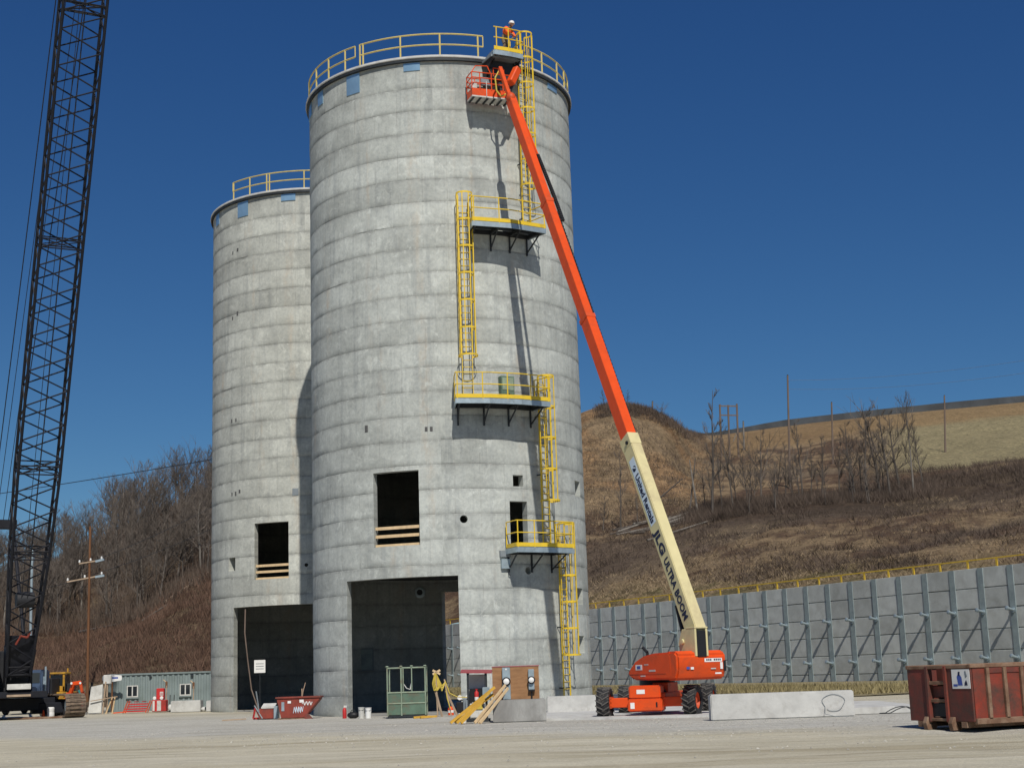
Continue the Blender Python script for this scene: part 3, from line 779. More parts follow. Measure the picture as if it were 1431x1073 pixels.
# ------------------------------------------------------------------ telescopic boom lift
def text_mesh(s, size, mat, name='lettering', bold=.0, shear=0.0, ext=.004, xs=1.0):
    cu = bpy.data.curves.new(name, 'FONT'); cu.body = s; cu.size = size; cu.offset = bold; cu.shear = shear; cu.extrude = ext; cu.resolution_u = 2
    o = bpy.data.objects.new(name, cu); COL.objects.link(o)
    dg = bpy.context.evaluated_depsgraph_get()
    me = bpy.data.meshes.new_from_object(o.evaluated_get(dg))
    bpy.data.objects.remove(o); bpy.data.curves.remove(cu)
    co = np.zeros(len(me.vertices)*3); me.vertices.foreach_get('co', co); co = co.reshape(-1,3); co[:,0] *= xs
    w = co[:,0].max() if len(co) else 0
    me.vertices.foreach_set('co', co.ravel()); me.materials.clear(); me.materials.append(mat); me.update()
    return me, w
def place_text(s, size, mat, parent, origin, ax, ay, length=None, bold=.0, name='lettering', base=(0,0,0)):
    me, w = text_mesh(s, size, mat, name, bold)
    k = length / w if length else 1
    ax, ay = Vector(ax).normalized(), Vector(ay).normalized(); az = ax.cross(ay)
    o = link(name, me, parent)
    o.matrix_local = Matrix(((ax.x*k, ay.x, az.x, origin[0]-base[0]), (ax.y*k, ay.y, az.y, origin[1]-base[1]), (ax.z*k, ay.z, az.z, origin[2]-base[2]), (0,0,0,1)))
    return o

LB = Vector((4.75, 53.0, 0))
lift = thing('boom_lift', LB, 'orange and cream telescopic boom lift raised against the near silo', 'boom lift')
cf = Vector((-.27, -.963, 0)).normalized(); cr = Vector((-cf.y, cf.x, 0))        # chassis forward (towards viewer), chassis right-hand side in view
cr = Vector((.963, -.27, 0)).normalized()
def ch(x, y, z): return cr * x - cf * y + zv * z + Vector((-.02, .0, 0))          # x across, y away from the viewer
def lbox(mb, x0, x1, y0, y1, z0, z1):
    mb.frame_box(Vector((-.02,0,0)), cr, -cf, zv, x0, x1, y0, y1, z0, z1); return mb
# wheels
def tyre_mesh():
    mb = MB(); Rw, W = .52, .46
    mb.lathe([(.27,-W/2+.03),(.36,-W/2),(.47,-W/2+.02),(.495,-W/2+.07),(.495,W/2-.07),(.47,W/2-.02),(.36,W/2),(.27,W/2-.03)], 28, (0,0,0), (1,0,0), close=False)
    return mb.mesh('tyre', MAT['tyre'], True)
def lug_mesh():
    mb = MB(); n = 17
    for i in range(n):
        for s in (-1, 1):
            a0 = 2*math.pi*(i + (.25 if s > 0 else -.0))/n
            a1 = a0 + .26
            def q(a, x, r): return Vector((x, r*math.cos(a), r*math.sin(a)))
            x0, x1 = s*.23, s*-.01
            wd = .045
            vs = [q(a0-wd,x0,.47),q(a0+wd,x0,.47),q(a1+wd,x1,.48),q(a1-wd,x1,.48),q(a0-wd*.8,x0,.525),q(a0+wd*.8,x0,.525),q(a1+wd*.8,x1,.53),q(a1-wd*.8,x1,.53)]
            mb.add(vs, [(0,3,2,1),(4,5,6,7),(0,1,5,4),(1,2,6,5),(2,3,7,6),(3,0,4,7)])
    return mb.mesh('tread', MAT['tread'])
TY, LG = tyre_mesh(), lug_mesh()
RIM = MB().lathe([(.02,.12),(.1,.14),(.12,.08),(.24,.06),(.28,.17),(.28,-.17),(.2,-.12),(.02,-.1)], 20, (0,0,0), (1,0,0), close=False).mesh('rim', MAT['orange_dirty'], True)
for x, y, st in ((-1.5,-1.8,.0), (1.5,-1.8,.16), (-1.5,1.75,0), (1.5,1.75,.05)):
    w = bpy.data.objects.new('wheel', None); COL.objects.link(w); w.parent = lift
    w.empty_display_size = .1
    w.location = ch(x, y, .515); w.rotation_euler = (0, 0, math.atan2(cr.y, cr.x) - st)
    for nm, me in (('tyre', TY), ('tread', LG), ('rim', RIM)): link(nm, me, w)
# chassis
mb = MB(); lbox(mb, -.62, .62, -1.95, 1.95, .38, .8); mb.build('chassis', MAT['orange_dirty'], lift, bevel=.03)
fr = MB(); lbox(fr, -.62, .55, -2.28, -1.55, .2, .62); lbox(fr, -.57, .5, -2.24, -1.5, .62, 1.05); fb = fr.build('front_box', MAT['orange'], lift, bevel=.04, seg=2)
for x0, x1, y, nm in ((-1.3,-.6,-1.85,'axle'), (.5,1.3,-1.8,'axle'), (-1.3,-.6,1.75,'axle'), (.6,1.3,1.75,'axle')):
    mb = MB(); lbox(mb, x0, x1, y-.17, y+.13, .34, .66); mb.build(nm, MAT['orange'], lift, bevel=.02)
mb = MB(); lbox(mb, -1.36,-1.22,-2.02,-1.6,.32,.4); lbox(mb, -1.36,-1.22,-2.02,-1.6,.47,.55); lbox(mb, -1.36,-1.22,-2.02,-1.6,.62,.7); mb.build('steering_knuckle', MAT['orange_dirty'], lift)
mb = MB(); lbox(mb, -.3,-.02,-2.252,-2.242,.78,.92); mb.build('decal', MAT['white'], fb)
mb = MB(); lbox(mb, -.52,-.38,-2.295,-2.285,.3,.5); mb.build('decal', MAT['white'], fb)
mb = MB(); lbox(mb, .35,.4,-2.295,-2.285,.34,.5); mb.build('decal', MAT['black'], fb)
mb = MB(); mb.tube(ch(0,0,.8), ch(0,0,1.22), .62, 28); mb.build('slew_ring', MAT['dark_metal'], lift, smooth=True)
mb = MB(); lbox(mb, .1,.62,-1.4,.6,.8,1.12); mb.build('valve_box', MAT['orange_dirty'], lift, bevel=.02)
mb = MB(); mb.lathe([(.22,0),(.22,.05),(.12,.06),(.12,.09)], 18, ch(.36,-1.4,.74), cf); mb.build('travel_motor', MAT['dark_metal'], lift, smooth=True)

# turntable, pointing away from the viewer and a little to the left
td = Vector((-.458, .889, 0)).normalized(); ts = Vector((td.y, -td.x, 0))        # along boom, right side
TC = Vector((4.80, 52.44, 0)) - LB
def tt_(x, y, z): return TC + ts * x + td * y + zv * z
def side_poly(x):   # outline of a hood seen from the side (y along boom)
    return [tt_(x, y, z) for y, z in ((-2.25,1.32),(-2.05,1.22),(.05,1.22),(.45,1.32),(.55,1.45),(.45,1.6),(.1,1.84),(-.45,2.02),(-1.1,2.1),(-2.1,2.12),(-2.25,1.98))]
hood_l = MB().extrude(side_poly(-.98), ts * .62).build('hood', MAT['orange'], lift, bevel=.06, seg=2, smooth=True)
hood_r = MB().extrude(side_poly(.36), ts * .62).build('hood', MAT['orange'], lift, bevel=.06, seg=2, smooth=True)
mb = MB(); mb.frame_box(TC, ts, td, zv, -.36, .36, -2.2, .6, 1.2, 1.6); mb.build('turntable_deck', MAT['orange_dirty'], lift)
mb = MB(); mb.extrude([tt_(-.975, y, z) for y, z in ((-2.6,1.5),(-2.45,1.2),(-1.9,1.18),(-1.9,2.14),(-2.45,2.14),(-2.6,2.0))], ts*1.95)
cw = mb.build('counterweight', MAT['orange'], lift, bevel=.07, seg=2, smooth=True)
rear = -2.607
def rear_decal(x0, x1, z0, z1, m):
    MB().frame_box(TC, ts, td, zv, x0, x1, rear-.004, rear, z0, z1).build('decal', MAT[m], cw)
rear_decal(.1, .8, 1.76, 1.88, 'white')
for k in range(8):
    if k != 3: MB().frame_box(TC, ts, td, zv, .17+.075*k, .22+.075*k, rear-.009, rear-.006, 1.80, 1.86).build('decal', MAT['ink'], cw)
rear_decal(.72, .82, 1.52, 1.74, 'white'); rear_decal(.34, .54, 1.52, 1.56, 'white_dirty'); rear_decal(.5, .75, 1.36, 1.41, 'white')
rear_decal(-.62, -.5, 1.54, 1.62, 'ink_blue'); rear_decal(-.46, -.34, 1.53, 1.61, 'white')
rear_decal(.85, .95, 1.45, 1.8, 'black')
# hood side panel and decals on the left hood
def side_decal(y0, y1, z0, z1, m):
    MB().frame_box(TC, ts, td, zv, -.988, -.982, y0, y1, z0, z1).build('decal', MAT[m], hood_l)
side_decal(-.42, .0, 1.56, 1.74, 'white'); side_decal(-.82, -.55, 1.72, 1.75, 'white_dirty'); side_decal(-1.25, -.85, 1.5, 1.56, 'white_dirty'); side_decal(-.6, -.3, 1.34, 1.38, 'white_dirty')
MB().frame_box(TC, ts, td, zv, -.994, -.99, -.32, -.1, 1.6, 1.7).build('decal', MAT['ink_blue'], hood_l)
mb = MB(); mb.frame_box(TC, ts, td, zv, -.99, -.96, -1.9, .42, 1.42, 1.445); mb.build('hood_trim', MAT['orange_dirty'], lift)
mb = MB(); mb.tube(tt_(-.7,-.35,1.9), tt_(-.7,-.35,2.15), .05, 8); mb.tube(tt_(-.7,-.35,2.15), tt_(-.75,-.15,2.32), .055, 8); mb.build('exhaust', MAT['black'], lift, smooth=True)

# boom
P0 = Vector((5.98, 50.45, 2.5)); P1 = Vector((.37, 61.45, 26.22))
bu = (P1 - P0).normalized(); bs = Vector((bu.y, -bu.x, 0)).normalized(); bn = bs.cross(bu).normalized()
BL = (P1 - P0).length
def bp(t, s=0, n=0): return P0 - LB + bu*t + bs*s + bn*n
def bbox(mb, t0, t1, w, h, n0=0):
    mb.frame_box(P0 - LB, bs, bn, bu, -w/2, w/2, n0-h/2, n0+h/2, t0, t1); return mb
base_s = bbox(MB(), .12, 8.35, .44, .64).build('base_section', MAT['cream'], lift, bevel=.025, seg=2)
bbox(MB(), 7.9, 8.4, .47, .67).build('collar', MAT['cream'], base_s, bevel=.02)
mid1 = bbox(MB(), 8.3, 14.2, .385, .55).build('telescopic_section', MAT['orange'], lift, bevel=.02)
mid2 = bbox(MB(), 14.1, 20.5, .345, .50).build('telescopic_section', MAT['orange'], lift, bevel=.02)
fly = bbox(MB(), 20.4, BL, .31, .45).build('telescopic_section', MAT['orange'], lift, bevel=.02)
for t_, w_, h_, par in ((14.15, .42, .58, mid1), (20.45, .375, .53, mid2)): bbox(MB(), t_-.14, t_+.05, w_, h_).build('collar', MAT['orange_dirty'], par)
MB().lathe([(.07,0),(.07,.05)], 12, bp(8.05, -.235, .12), -bs).build('pin', MAT['black'], base_s)
# tail casting with black rear panel, lift cylinder
mb = MB(); mb.extrude([tt_(-.24, y, z) for y, z in ((-2.62,1.95),(-1.75,1.95),(-1.6,2.4),(-1.85,2.86),(-2.62,2.86))], ts*.08); mb.extrude([tt_(.2, y, z) for y, z in ((-2.62,1.95),(-1.75,1.95),(-1.6,2.4),(-1.85,2.86),(-2.62,2.86))], ts*.08)
tail = mb.build('tail_frame', MAT['cream'], lift, bevel=.015)
MB().frame_box(TC, ts, td, zv, -.155, .195, -2.64, -2.3, 1.93, 2.80).build('rear_panel', MAT['black'], tail, bevel=.02)
MB().frame_box(TC, ts, td, zv, -.245, .285, -2.63, -2.1, 2.862, 2.92).build('tail_cap', MAT['cream'], tail, bevel=.01)
mb = MB(); mb.lathe([(.09,0),(.09,.06),(.04,.065)], 16, tt_(-.245,-1.9,2.45), -ts); mb.build('pivot_pin', MAT['cream'], tail, smooth=True)
MB().tube(bp(-.35,-.08,-.75), bp(1.55,-.08,-.42), .1, 14).build('lift_cylinder', MAT['black'], lift, smooth=True)
MB().tube(bp(1.5,-.08,-.43), bp(2.0,-.08,-.3), .06, 12).build('cylinder_rod', MAT['galv'], lift, smooth=True)
# cable carrier on the right side
car = MB(); car.path([bp(25.8,.2,.1), bp(23.3,.34,.05)], .05, 6); car.build('hose_tube', MAT['orange'], lift, smooth=True)
mb = MB(); n = 34
cp = [bp(23.3 - 3.9*k/n, .34+.10*math.sin(math.pi*k/n*.55), .05) for k in range(n+1)]
for k in range(n): mb.bar(cp[k], cp[k].lerp(cp[k+1], .78), .13, .1, bn)
mb.build('cable_chain', MAT['black'], lift)
mb = MB()
for k in range(60): mb.bar(bp(8.4+.19*k,.2,.2), bp(8.53+.19*k,.2,.2), .07, .09, bn)
mb.build('cable_chain', MAT['black'], lift)
# lettering on the left face of the base section
fx = -.2235
MB().add([bp(7.4,fx,-.18), bp(4.6,fx,-.18), bp(4.6,fx,.18), bp(7.4,fx,.18), bp(7.4,fx-.004,-.18), bp(4.6,fx-.004,-.18), bp(4.6,fx-.004,.18), bp(7.4,fx-.004,.18)], [(4,5,6,7),(0,1,5,4),(1,2,6,5),(2,3,7,6),(3,0,4,7)]).build('decal', MAT['label_blue'], base_s)
place_text('United Rentals', .36, MAT['ink'], base_s, bp(6.72, fx-.005, -.11), -bu, bn, 2.05, bold=.012)
mb = MB(); mb.lathe([(.115,.0),(.115,.006)], 18, bp(6.98, fx-.004, 0), -bs); mb.build('emblem', MAT['ink'], base_s)
mb = MB(); mb.add([bp(7.06,fx-.013,-.1),bp(6.92,fx-.013,.1),bp(6.97,fx-.013,.11),bp(7.1,fx-.013,-.06)],[(0,1,2,3)]); mb.build('emblem', MAT['label_blue'], base_s)
place_text('JLG', .46, MAT['ink'], base_s, bp(4.3, fx-.004, -.16), -bu, bn, .92, bold=.018)
place_text('ULTRA BOOM', .4, MAT['ink'], base_s, bp(3.2, fx-.004, -.14), -bu, bn, 2.4, bold=.012)

# jib and work basket at the top
jib = MB(); j0 = P1 - LB + Vector((.05,-.25,-.35)); j1 = Vector((-.07, 62.6, 28.2)) - LB
jib.bar(j0, j1, .16, .2); jb = jib.build('jib', MAT['orange'], lift, bevel=.015)
MB().sphere(tuple(P1 - LB + Vector((0,-.05,.05))), .22, .26, .26).build('jib_knuckle', MAT['orange_dirty'], lift, smooth=True)
MB().bar(Vector((.38,62.7,27.5))-LB, Vector((.72,63.1,28.35))-LB, .3, .34).build('rotator_box', MAT['orange'], lift, bevel=.04)
MB().tube(Vector((.2,62.8,26.9))-LB, Vector((.55,63.0,27.7))-LB, .07, 10).build('levelling_cylinder', MAT['dark_metal'], lift, smooth=True)
mb = MB(); mb.path([Vector(q)-LB for q in ((-.1,62.6,28.1),(-.3,62.5,27.7),(-.25,62.55,27.1),(-.05,62.6,26.85),(.2,62.65,27.0))], .035, 6); mb.build('hose_loop', MAT['cable_yellow'], lift, smooth=True)
BO = Vector((-.60, 63.38, 27.03)); byaw = rad(20)
bX = Vector((math.cos(byaw), math.sin(byaw), 0)); bY = Vector((-math.sin(byaw), math.cos(byaw), 0))
def kb(x, y, z): return BO - LB + bX*x + bY*y + zv*z
bk = bpy.data.objects.new('basket', None); COL.objects.link(bk); bk.parent = lift; bk.location = BO - LB; bk.rotation_euler = (0,0,byaw); bk.empty_display_size = .2
bw, bd, bh = .93, .36, 1.1
mb = MB(); mb.bx(-bw, bw, -bd, bd, -.06, 0); mb.build('floor', MAT['white_dirty'], bk)
mb = MB()
for k in range(6): mb.bx(-bw+.05+.33*k, -bw+.12+.33*k, -bd, bd, -.12, -.062)
mb.build('floor_joist', MAT['dark_metal'], bk)
mb = MB()
for y0 in (-bd, bd-.03): mb.bx(-bw, bw, y0, y0+.03, .002, .34)
for x0 in (-bw, bw-.03): mb.bx(x0, x0+.03, -bd+.035, bd-.035, .002, .34)
mb.build('kick_panel', MAT['orange'], bk)
for z_ in (.6, .85, bh):
    mb = MB(); c4 = [(-bw,-bd,z_),(bw,-bd,z_),(bw,bd,z_),(-bw,bd,z_),(-bw,-bd,z_)]; mb.path(c4, .026, 6); mb.build('rail', MAT['orange'], bk, smooth=True)
for x_ in (-bw, -.55, 0, .55, bw):
    for y_ in (-bd, bd): MB().tube((x_,y_,.3), (x_,y_,bh), .024, 6).build('post', MAT['orange'], bk, smooth=True)
mb = MB(); mb.path([(-bw,-bd,bh),(-bw+.2,-bd,bh+.3),(-bw+.75,-bd,bh+.34),(-bw+.9,-bd,bh)], .024, 6); mb.build('sky_guard', MAT['orange'], bk, smooth=True); mb = MB(); mb.path([(.2,-.1,bh),(.2,-.1,bh+.4),(.7,-.1,bh+.4),(.7,-.1,bh)], .024, 6); mb.build('sky_guard', MAT['orange'], bk, smooth=True)
MB().bx(-.3,.25,bd-.16,bd-.05,.75,1.15).build('control_box', MAT['grey_metal'], bk, bevel=.02)
MB().bx(-.8,-.5,bd-.2,bd-.05,.55,.9).build('tool_box', MAT['white_dirty'], bk, bevel=.02)
MB().bx(.35,.75,-.3,.1,.35,.8).build('welder', MAT['dark_metal'], bk, bevel=.03)
MB().tube((-.25,-bd-.03,-.05), (-.25,-bd-.03,.7), .018, 6).build('cable', MAT['white_dirty'], bk)

# ------------------------------------------------------------------ worker on the top platform
def skin_mesh(name, verts, edges, radii, mat, sub=2):
    me = bpy.data.meshes.new(name); me.from_pydata(verts, edges, [])
    o = bpy.data.objects.new(name, me); COL.objects.link(o)
    md = o.modifiers.new('s', 'SKIN'); md.use_smooth_shade = True
    if not me.skin_vertices: pass
    bpy.context.view_layer.objects.active = o
    lay = me.skin_vertices[0].data if len(me.skin_vertices) else None
    if lay is None:
        bm = bmesh.new(); bm.from_mesh(me); bm.verts.layers.skin.verify(); bm.to_mesh(me); bm.free(); lay = me.skin_vertices[0].data
    for k, r_ in enumerate(radii): lay[k].radius = (r_, r_) if not isinstance(r_, tuple) else r_
    lay[0].use_root = True
    sb = o.modifiers.new('u', 'SUBSURF'); sb.levels = sub; sb.render_levels = sub
    dg = bpy.context.evaluated_depsgraph_get()
    nm = bpy.data.meshes.new_from_object(o.evaluated_get(dg)); nm.name = name
    bpy.data.objects.remove(o)
    nm.materials.clear(); nm.materials.append(mat)
    nm.polygons.foreach_set('use_smooth', [True]*len(nm.polygons)); nm.update()
    return nm
wp = A + pol(rad(28.5), R + .62, 29.275)
man = thing('person', wp, 'worker in orange shirt and white hard hat leaning forward on the top platform', 'person', rz=rad(-35))
V = [(0,0,.86),(.1,0,1.06),(.26,0,1.24),(.33,0,1.32),(.42,0,1.36),(.46,0,1.44)]
Ed = [(0,1),(1,2),(2,3),(3,4),(4,5)]; Ra = [(.15,.12),(.15,.12),(.17,.13),.06,.085,.075]
for s in (-1, 1):
    b0 = len(V)
    V += [(-.02,.1*s,.78),(.1,.13*s,.46),(-.04+.12*s,.14*s,.09),(.1+.12*s,.15*s,.035)]; Ed += [(0,b0),(b0,b0+1),(b0+1,b0+2),(b0+2,b0+3)]; Ra += [.1,.075,.05,.04]
    b0 = len(V)
    V += [(.24,.19*s,1.22),(.34,.24*s,.98),(.5,.2*s,.86),(.57,.18*s,.82)]; Ed += [(2,b0),(b0,b0+1),(b0+1,b0+2),(b0+2,b0+3)]; Ra += [.07,.05,.04,.038]
    h_ = len(V) - 1
    for k in range(4):
        b1 = len(V); V += [(.62,.18*s-.03*s+.02*k*s,.80-.003*k),(.66,.18*s-.03*s+.02*k*s,.765)]; Ed += [(h_,b1),(b1,b1+1)]; Ra += [.011,.009]
    b1 = len(V); V += [(.57,.14*s,.80),(.60,.125*s,.775)]; Ed += [(h_,b1),(b1,b1+1)]; Ra += [.012,.01]
link('body', skin_mesh('body', V, Ed, Ra, MAT['trousers'], 1), man)
SV = [(.05,0,.99),(.14,0,1.1),(.27,0,1.25),(.24,.2,1.22),(.35,.25,.99),(.46,.21,.89),(.24,-.2,1.22),(.35,-.25,.99),(.46,-.21,.89)]
link('shirt', skin_mesh('shirt', SV, [(0,1),(1,2),(2,3),(3,4),(4,5),(2,6),(6,7),(7,8)], [(.21,.19),(.23,.2),(.24,.21),.11,.085,.066,.11,.085,.066], MAT['vest'], 1), man)
hd = MB().sphere((.44,0,1.42), .095, .078, .11).build('head', MAT['skin'], man, smooth=True)
MB().sphere((.53,0,1.41), .022, .018, .025, 6, 5).build('nose', MAT['skin'], hd, smooth=True)
for s in (-1, 1):
    MB().sphere((.52,.03*s,1.435), .012, .012, .009, 6, 5).build('eye', MAT['black'], hd, smooth=True); MB().sphere((.44,.08*s,1.42), .02, .014, .03, 6, 5).build('ear', MAT['skin'], hd, smooth=True)
MB().lathe([(.15,0),(.15,.012),(.125,.02),(.12,.06),(.1,.1),(.06,.128),(.01,.138)], 18, (.43,0,1.46), (.25,0,1)).build('hard_hat', MAT['white'], man, smooth=True)
for s in (-1, 1): MB().sphere((.08+.12*s,.145*s,.045), .15, .055, .05, 8, 6).build('boot', MAT['black'], man, smooth=True)

# ------------------------------------------------------------------ retaining wall
WQ = Vector((29.0726, 88.3396, 0)); WV = Vector((math.cos(rad(116.804)), math.sin(rad(116.804)), 0)); WN = Vector((-.893, -.451, 0)).normalized()
SP, WTOP, LAG = 2.44, 6.93, 1.235
rw = thing('retaining_wall', WQ, 'long grey retaining wall of concrete panels between steel posts', 'retaining wall')
post_m = MB()
post_m.frame_box(Vector((0,0,0)), WV, WN, zv, -.23, .23, .05, .09, -.3, WTOP-.01)
post_m.frame_box(Vector((0,0,0)), WV, WN, zv, -.02, .02, -.2, .05, -.3, WTOP-.01)
post_m = post_m.mesh('post', MAT['galv_wall'])
def panel_mesh(H_):   # shiplap: the foot of each panel is rebated so the joint below stays a dark groove
    mb = MB(); prof_ = [(-.15,.003),(-.045,.003),(-.045,.07),(.04,.075),(.04,H_-.012),(.03,H_),(-.15,H_)]
    mb.extrude([WV*(-SP/2+.02) + WN*n_ + zv*z_ for n_, z_ in prof_], WV*(SP-.04)); return mb.mesh('panel', MAT['precast'])
pan_m = panel_mesh(LAG - .003)
pan_low = panel_mesh(WTOP - 5*LAG + .197)
stud_m = MB(); ud = (WN*.97 + zv*.24).normalized()
stud_m.tube((0,0,0), ud*.5, .085, 12); stud_m.lathe([(.16,.0),(.16,.05)], 12, (0,0,0), WN)
stud_m.lathe([(.12,.42),(.13,.54),(.05,.58)], 12, (0,0,0), ud); stud_m = stud_m.mesh('anchor_stud', MAT['galv'], True)
for n in range(-3, 37):
    c0 = WV * (SP * n)
    link('post', post_m, rw, c0)
    for k in range(5):
        q = link('panel', pan_m, rw, c0 + WV*(SP/2) + zv*(WTOP - LAG*(k+1)) + WN*random.uniform(-.012,.012)); q.rotation_euler = (0, 0, random.uniform(-.003,.003))
    link('panel', pan_low, rw, c0 + WV*(SP/2) + zv*(-.2))
    for z_ in (4.28, 1.52): link('anchor_stud', stud_m, rw, c0 + WN*.09 + zv*z_)
# yellow safety rail on top
sr = thing('safety_rail', WQ + Vector((.4,.2,WTOP-.2)), 'yellow safety rail running along the top of the retaining wall', 'railing')
MB().bar(WV*(SP*-3), WV*(SP*37), .06, .075).build('rail', MAT['yellow_old'], sr).location = (0,0,.74)
pm_ = MB().frame_box(Vector((0,0,0)), WV, WN, zv, -.07, .07, -.03, .03, 0, .73).mesh('post', MAT['yellow_old'])
for n in range(-3, 37): link('post', pm_, sr, WV*(SP*(n+.62)))

# grass strip at the foot of the wall
m, nt, b = nmat('verge'); tc = nt.nodes.new('ShaderNodeTexCoord')
vn = noise(nt, tc.outputs['Object'], .8, 7, .7)
nt.links.new(ramp(nt, vn.outputs[0], [(.3, (.15,.135,.06)), (.5, (.22,.185,.10)), (.7, (.28,.22,.13))]).outputs[0], b.inputs['Base Color']); b.inputs['Roughness'].default_value = 1
mb = MB(); k = 60; vs2 = []
for i in range(k+1):
    n = -4 + 42*i/k; wd = np.interp(n, [-4,6,20,38], [24,26,20,9]) + 2.5*float(vnoise(i*.7, 0, 5))
    q = WQ + WV*(SP*n); vs2 += [q + WN*.1 + zv*.32, q + WN*(wd*.35) + zv*.12, q + WN*wd + zv*.006]
mb.add(vs2, [f for i in range(k) for f in ((3*i,3*i+3,3*i+4,3*i+1),(3*i+1,3*i+4,3*i+5,3*i+2))])
o = mb.build('grass_verge', m, smooth=True); tag(o, kind='structure')
nb = 26000; nn = np.random.uniform(-4, 30, nb); ww = np.random.uniform(.3, 1, nb)**1.0 * np.interp(nn, [-4,6,20,38], [23,25,19,9])
bx_ = WQ.x + WV.x*SP*nn + WN.x*ww; by_ = WQ.y + WV.y*SP*nn + WN.y*ww
def blades(px, py, pz, h, w, lean):
    n = len(px); a = np.random.uniform(0, 2*np.pi, n); l = np.random.uniform(0, 2*np.pi, n)
    base = np.stack([px, py, pz], 1); side = np.stack([np.cos(a), np.sin(a), a*0], 1) * w[:, None] / 2
    tip = base + np.stack([np.cos(l)*lean*h, np.sin(l)*lean*h, h], 1)
    V = np.stack([base - side, base + side, tip], 1).reshape(-1, 3)
    return V
def blade_obj(name, V, mat, label=None, cat=None):
    me = bpy.data.meshes.new(name); n = len(V)//3
    me.vertices.add(3*n); me.vertices.foreach_set('co', V.ravel())
    me.loops.add(3*n); me.loops.foreach_set('vertex_index', np.arange(3*n, dtype=np.int32))
    me.polygons.add(n); me.polygons.foreach_set('loop_start', np.arange(0, 3*n, 3, dtype=np.int32))
    me.materials.append(mat); me.update(calc_edges=True); me.validate()
    return tag(link(name, me), label, cat, kind='stuff')
MAT['grass'] = pm('dry_grass', (.24,.20,.10), .95, 0, var=.45, scale=.5)
blade_obj('verge_grass', blades(bx_, by_, np.full(nb, .1), np.random.uniform(.15,.45,nb), np.full(nb,.09), .5), MAT['grass'])

# ------------------------------------------------------------------ concrete blocks, apron and service gear by the near silo
def cbox(name, x0, x1, y0, y1, z0, z1, mat, label, cat, rz=0, bev=.03, group=None):
    c0 = Vector(((x0+x1)/2, (y0+y1)/2, z0))
    mb = MB(); nx_ = 10
    mb.bx(x0-c0.x, x1-c0.x, y0-c0.y, y1-c0.y, 0, z1-z0)
    o = mb.build(name, mat, None, bevel=bev, seg=2, loc=c0); o.rotation_euler.z = rz
    return tag(o, label, cat, group)
ap = MB(); ap.add([(x,y,z) for z in (-.2,.07) for x,y in ((-.9,51.9),(.9,51.0),(3.0,50.35),(9.6,48.2),(13.4,46.4),(14,60),(5.5,66),(-.5,62))], [tuple(range(8,16)), *[(i,(i+1)%8,8+(i+1)%8,8+i) for i in range(8)]])
tag(ap.build('concrete_apron', MAT['block']), kind='structure')
cbox('foundation_block', -1.0, .78, 50.55, 51.9, 0, .73, MAT['block_dark'], 'dark weathered concrete block under the plywood meter board', 'concrete block')
cbox('foundation_wall', .95, 4.6, 58.9, 60.0, 0, .66, MAT['block'], 'pale low concrete wall behind the lift wheels at the silo foot', 'concrete wall', rz=0)
cbox('concrete_barrier', 5.66, 9.98, 45.75, 46.35, 0, .77, MAT['block'], 'long pale concrete barrier in front of the lift wheels', 'barrier')
mb = MB(); pts = [(9.35+.33*math.cos(a)*(1+.12*math.sin(3*a)), 45.73, .42+.25*math.sin(a)) for a in np.linspace(-2.3, 3.6, 22)] + [(9.05,45.6,.1),(9.3,45.4,.03),(9.7,45.3,.02)]
tag(mb.path(pts, .008, 4).build('wire_loop', MAT['grey_metal'], None), 'thin loop of wire hanging on the right end of the barrier', 'wire')
cbox('low_footing', 10.1, 13.4, 46.9, 47.7, 0, .22, MAT['block'], 'low concrete footing strip between the barrier and the dumpster', 'footing', bev=.02)
mb = MB(); pts = [(11.2+.5*math.cos(a), 45.7+.3*math.sin(a), .06+.18*max(0,math.sin(a*1.5))) for a in np.linspace(0, 6, 18)] + [(12.3,45.4,.25),(12.6,45.4,.05)]
tag(mb.path(pts, .014, 4).build('wire_coil', MAT['dark_metal'], None), 'loose wire coil lying on the footing by the dumpster', 'wire')

# plywood board with meters
t = thing('meter_board', (-.2, 51.35, .735), 'plywood board with two grey electric meters standing on the dark block', 'meter board')
MB().bx(-.80,.78,0,.03,0,1.08).build('plywood_sheet', MAT['plywood'], t)
MB().bx(-.82,.80,-.02,.05,1.083,1.11).build('cap_strip', MAT['red_roof'], t)
for x_ in (-.7,.7): MB().bx(x_-.05,x_+.05,.032,.13,0,1.08).build('stud', MAT['wood_old'], t)
cab = MB().bx(-.46,-.19,-.14,-.002,0.002,1.06).build('meter_cabinet', MAT['galv'], t, bevel=.012)
MB().lathe([(.145,0),(.145,.03),(.11,.035),(.11,.1),(.09,.11)], 20, (-.325,-.142,.6), (0,-1,0)).build('meter_ring', MAT['black'], cab, smooth=True)
MB().lathe([(.1,.1),(.1,.125),(.05,.15)], 20, (-.325,-.142,.6), (0,-1,0)).build('meter_dial', MAT['white'], cab, smooth=True)
MB().lathe([(.03,0),(.03,.01)], 10, (-.325,-.142,1.0), (0,-1,0)).build('seal', MAT['white'], cab)
m2 = MB().bx(.42,.62,-.13,-.002,.3,.98).build('meter_socket', MAT['galv'], t, bevel=.012)
MB().lathe([(.13,0),(.13,.03),(.1,.035),(.1,.1),(.08,.11)], 20, (.52,-.132,.62), (0,-1,0)).build('meter_ring', MAT['black'], m2, smooth=True)
MB().lathe([(.09,.1),(.09,.125),(.05,.15)], 20, (.52,-.132,.62), (0,-1,0)).build('meter_dial', MAT['white'], m2, smooth=True)
MB().bx(.41,.63,-.14,-.002,.25,.31).build('meter_base', MAT['black'], m2)
MB().tube((.52,-.07,.25),(.52,-.07,.0),.025,8).build('conduit', MAT['black'], t)
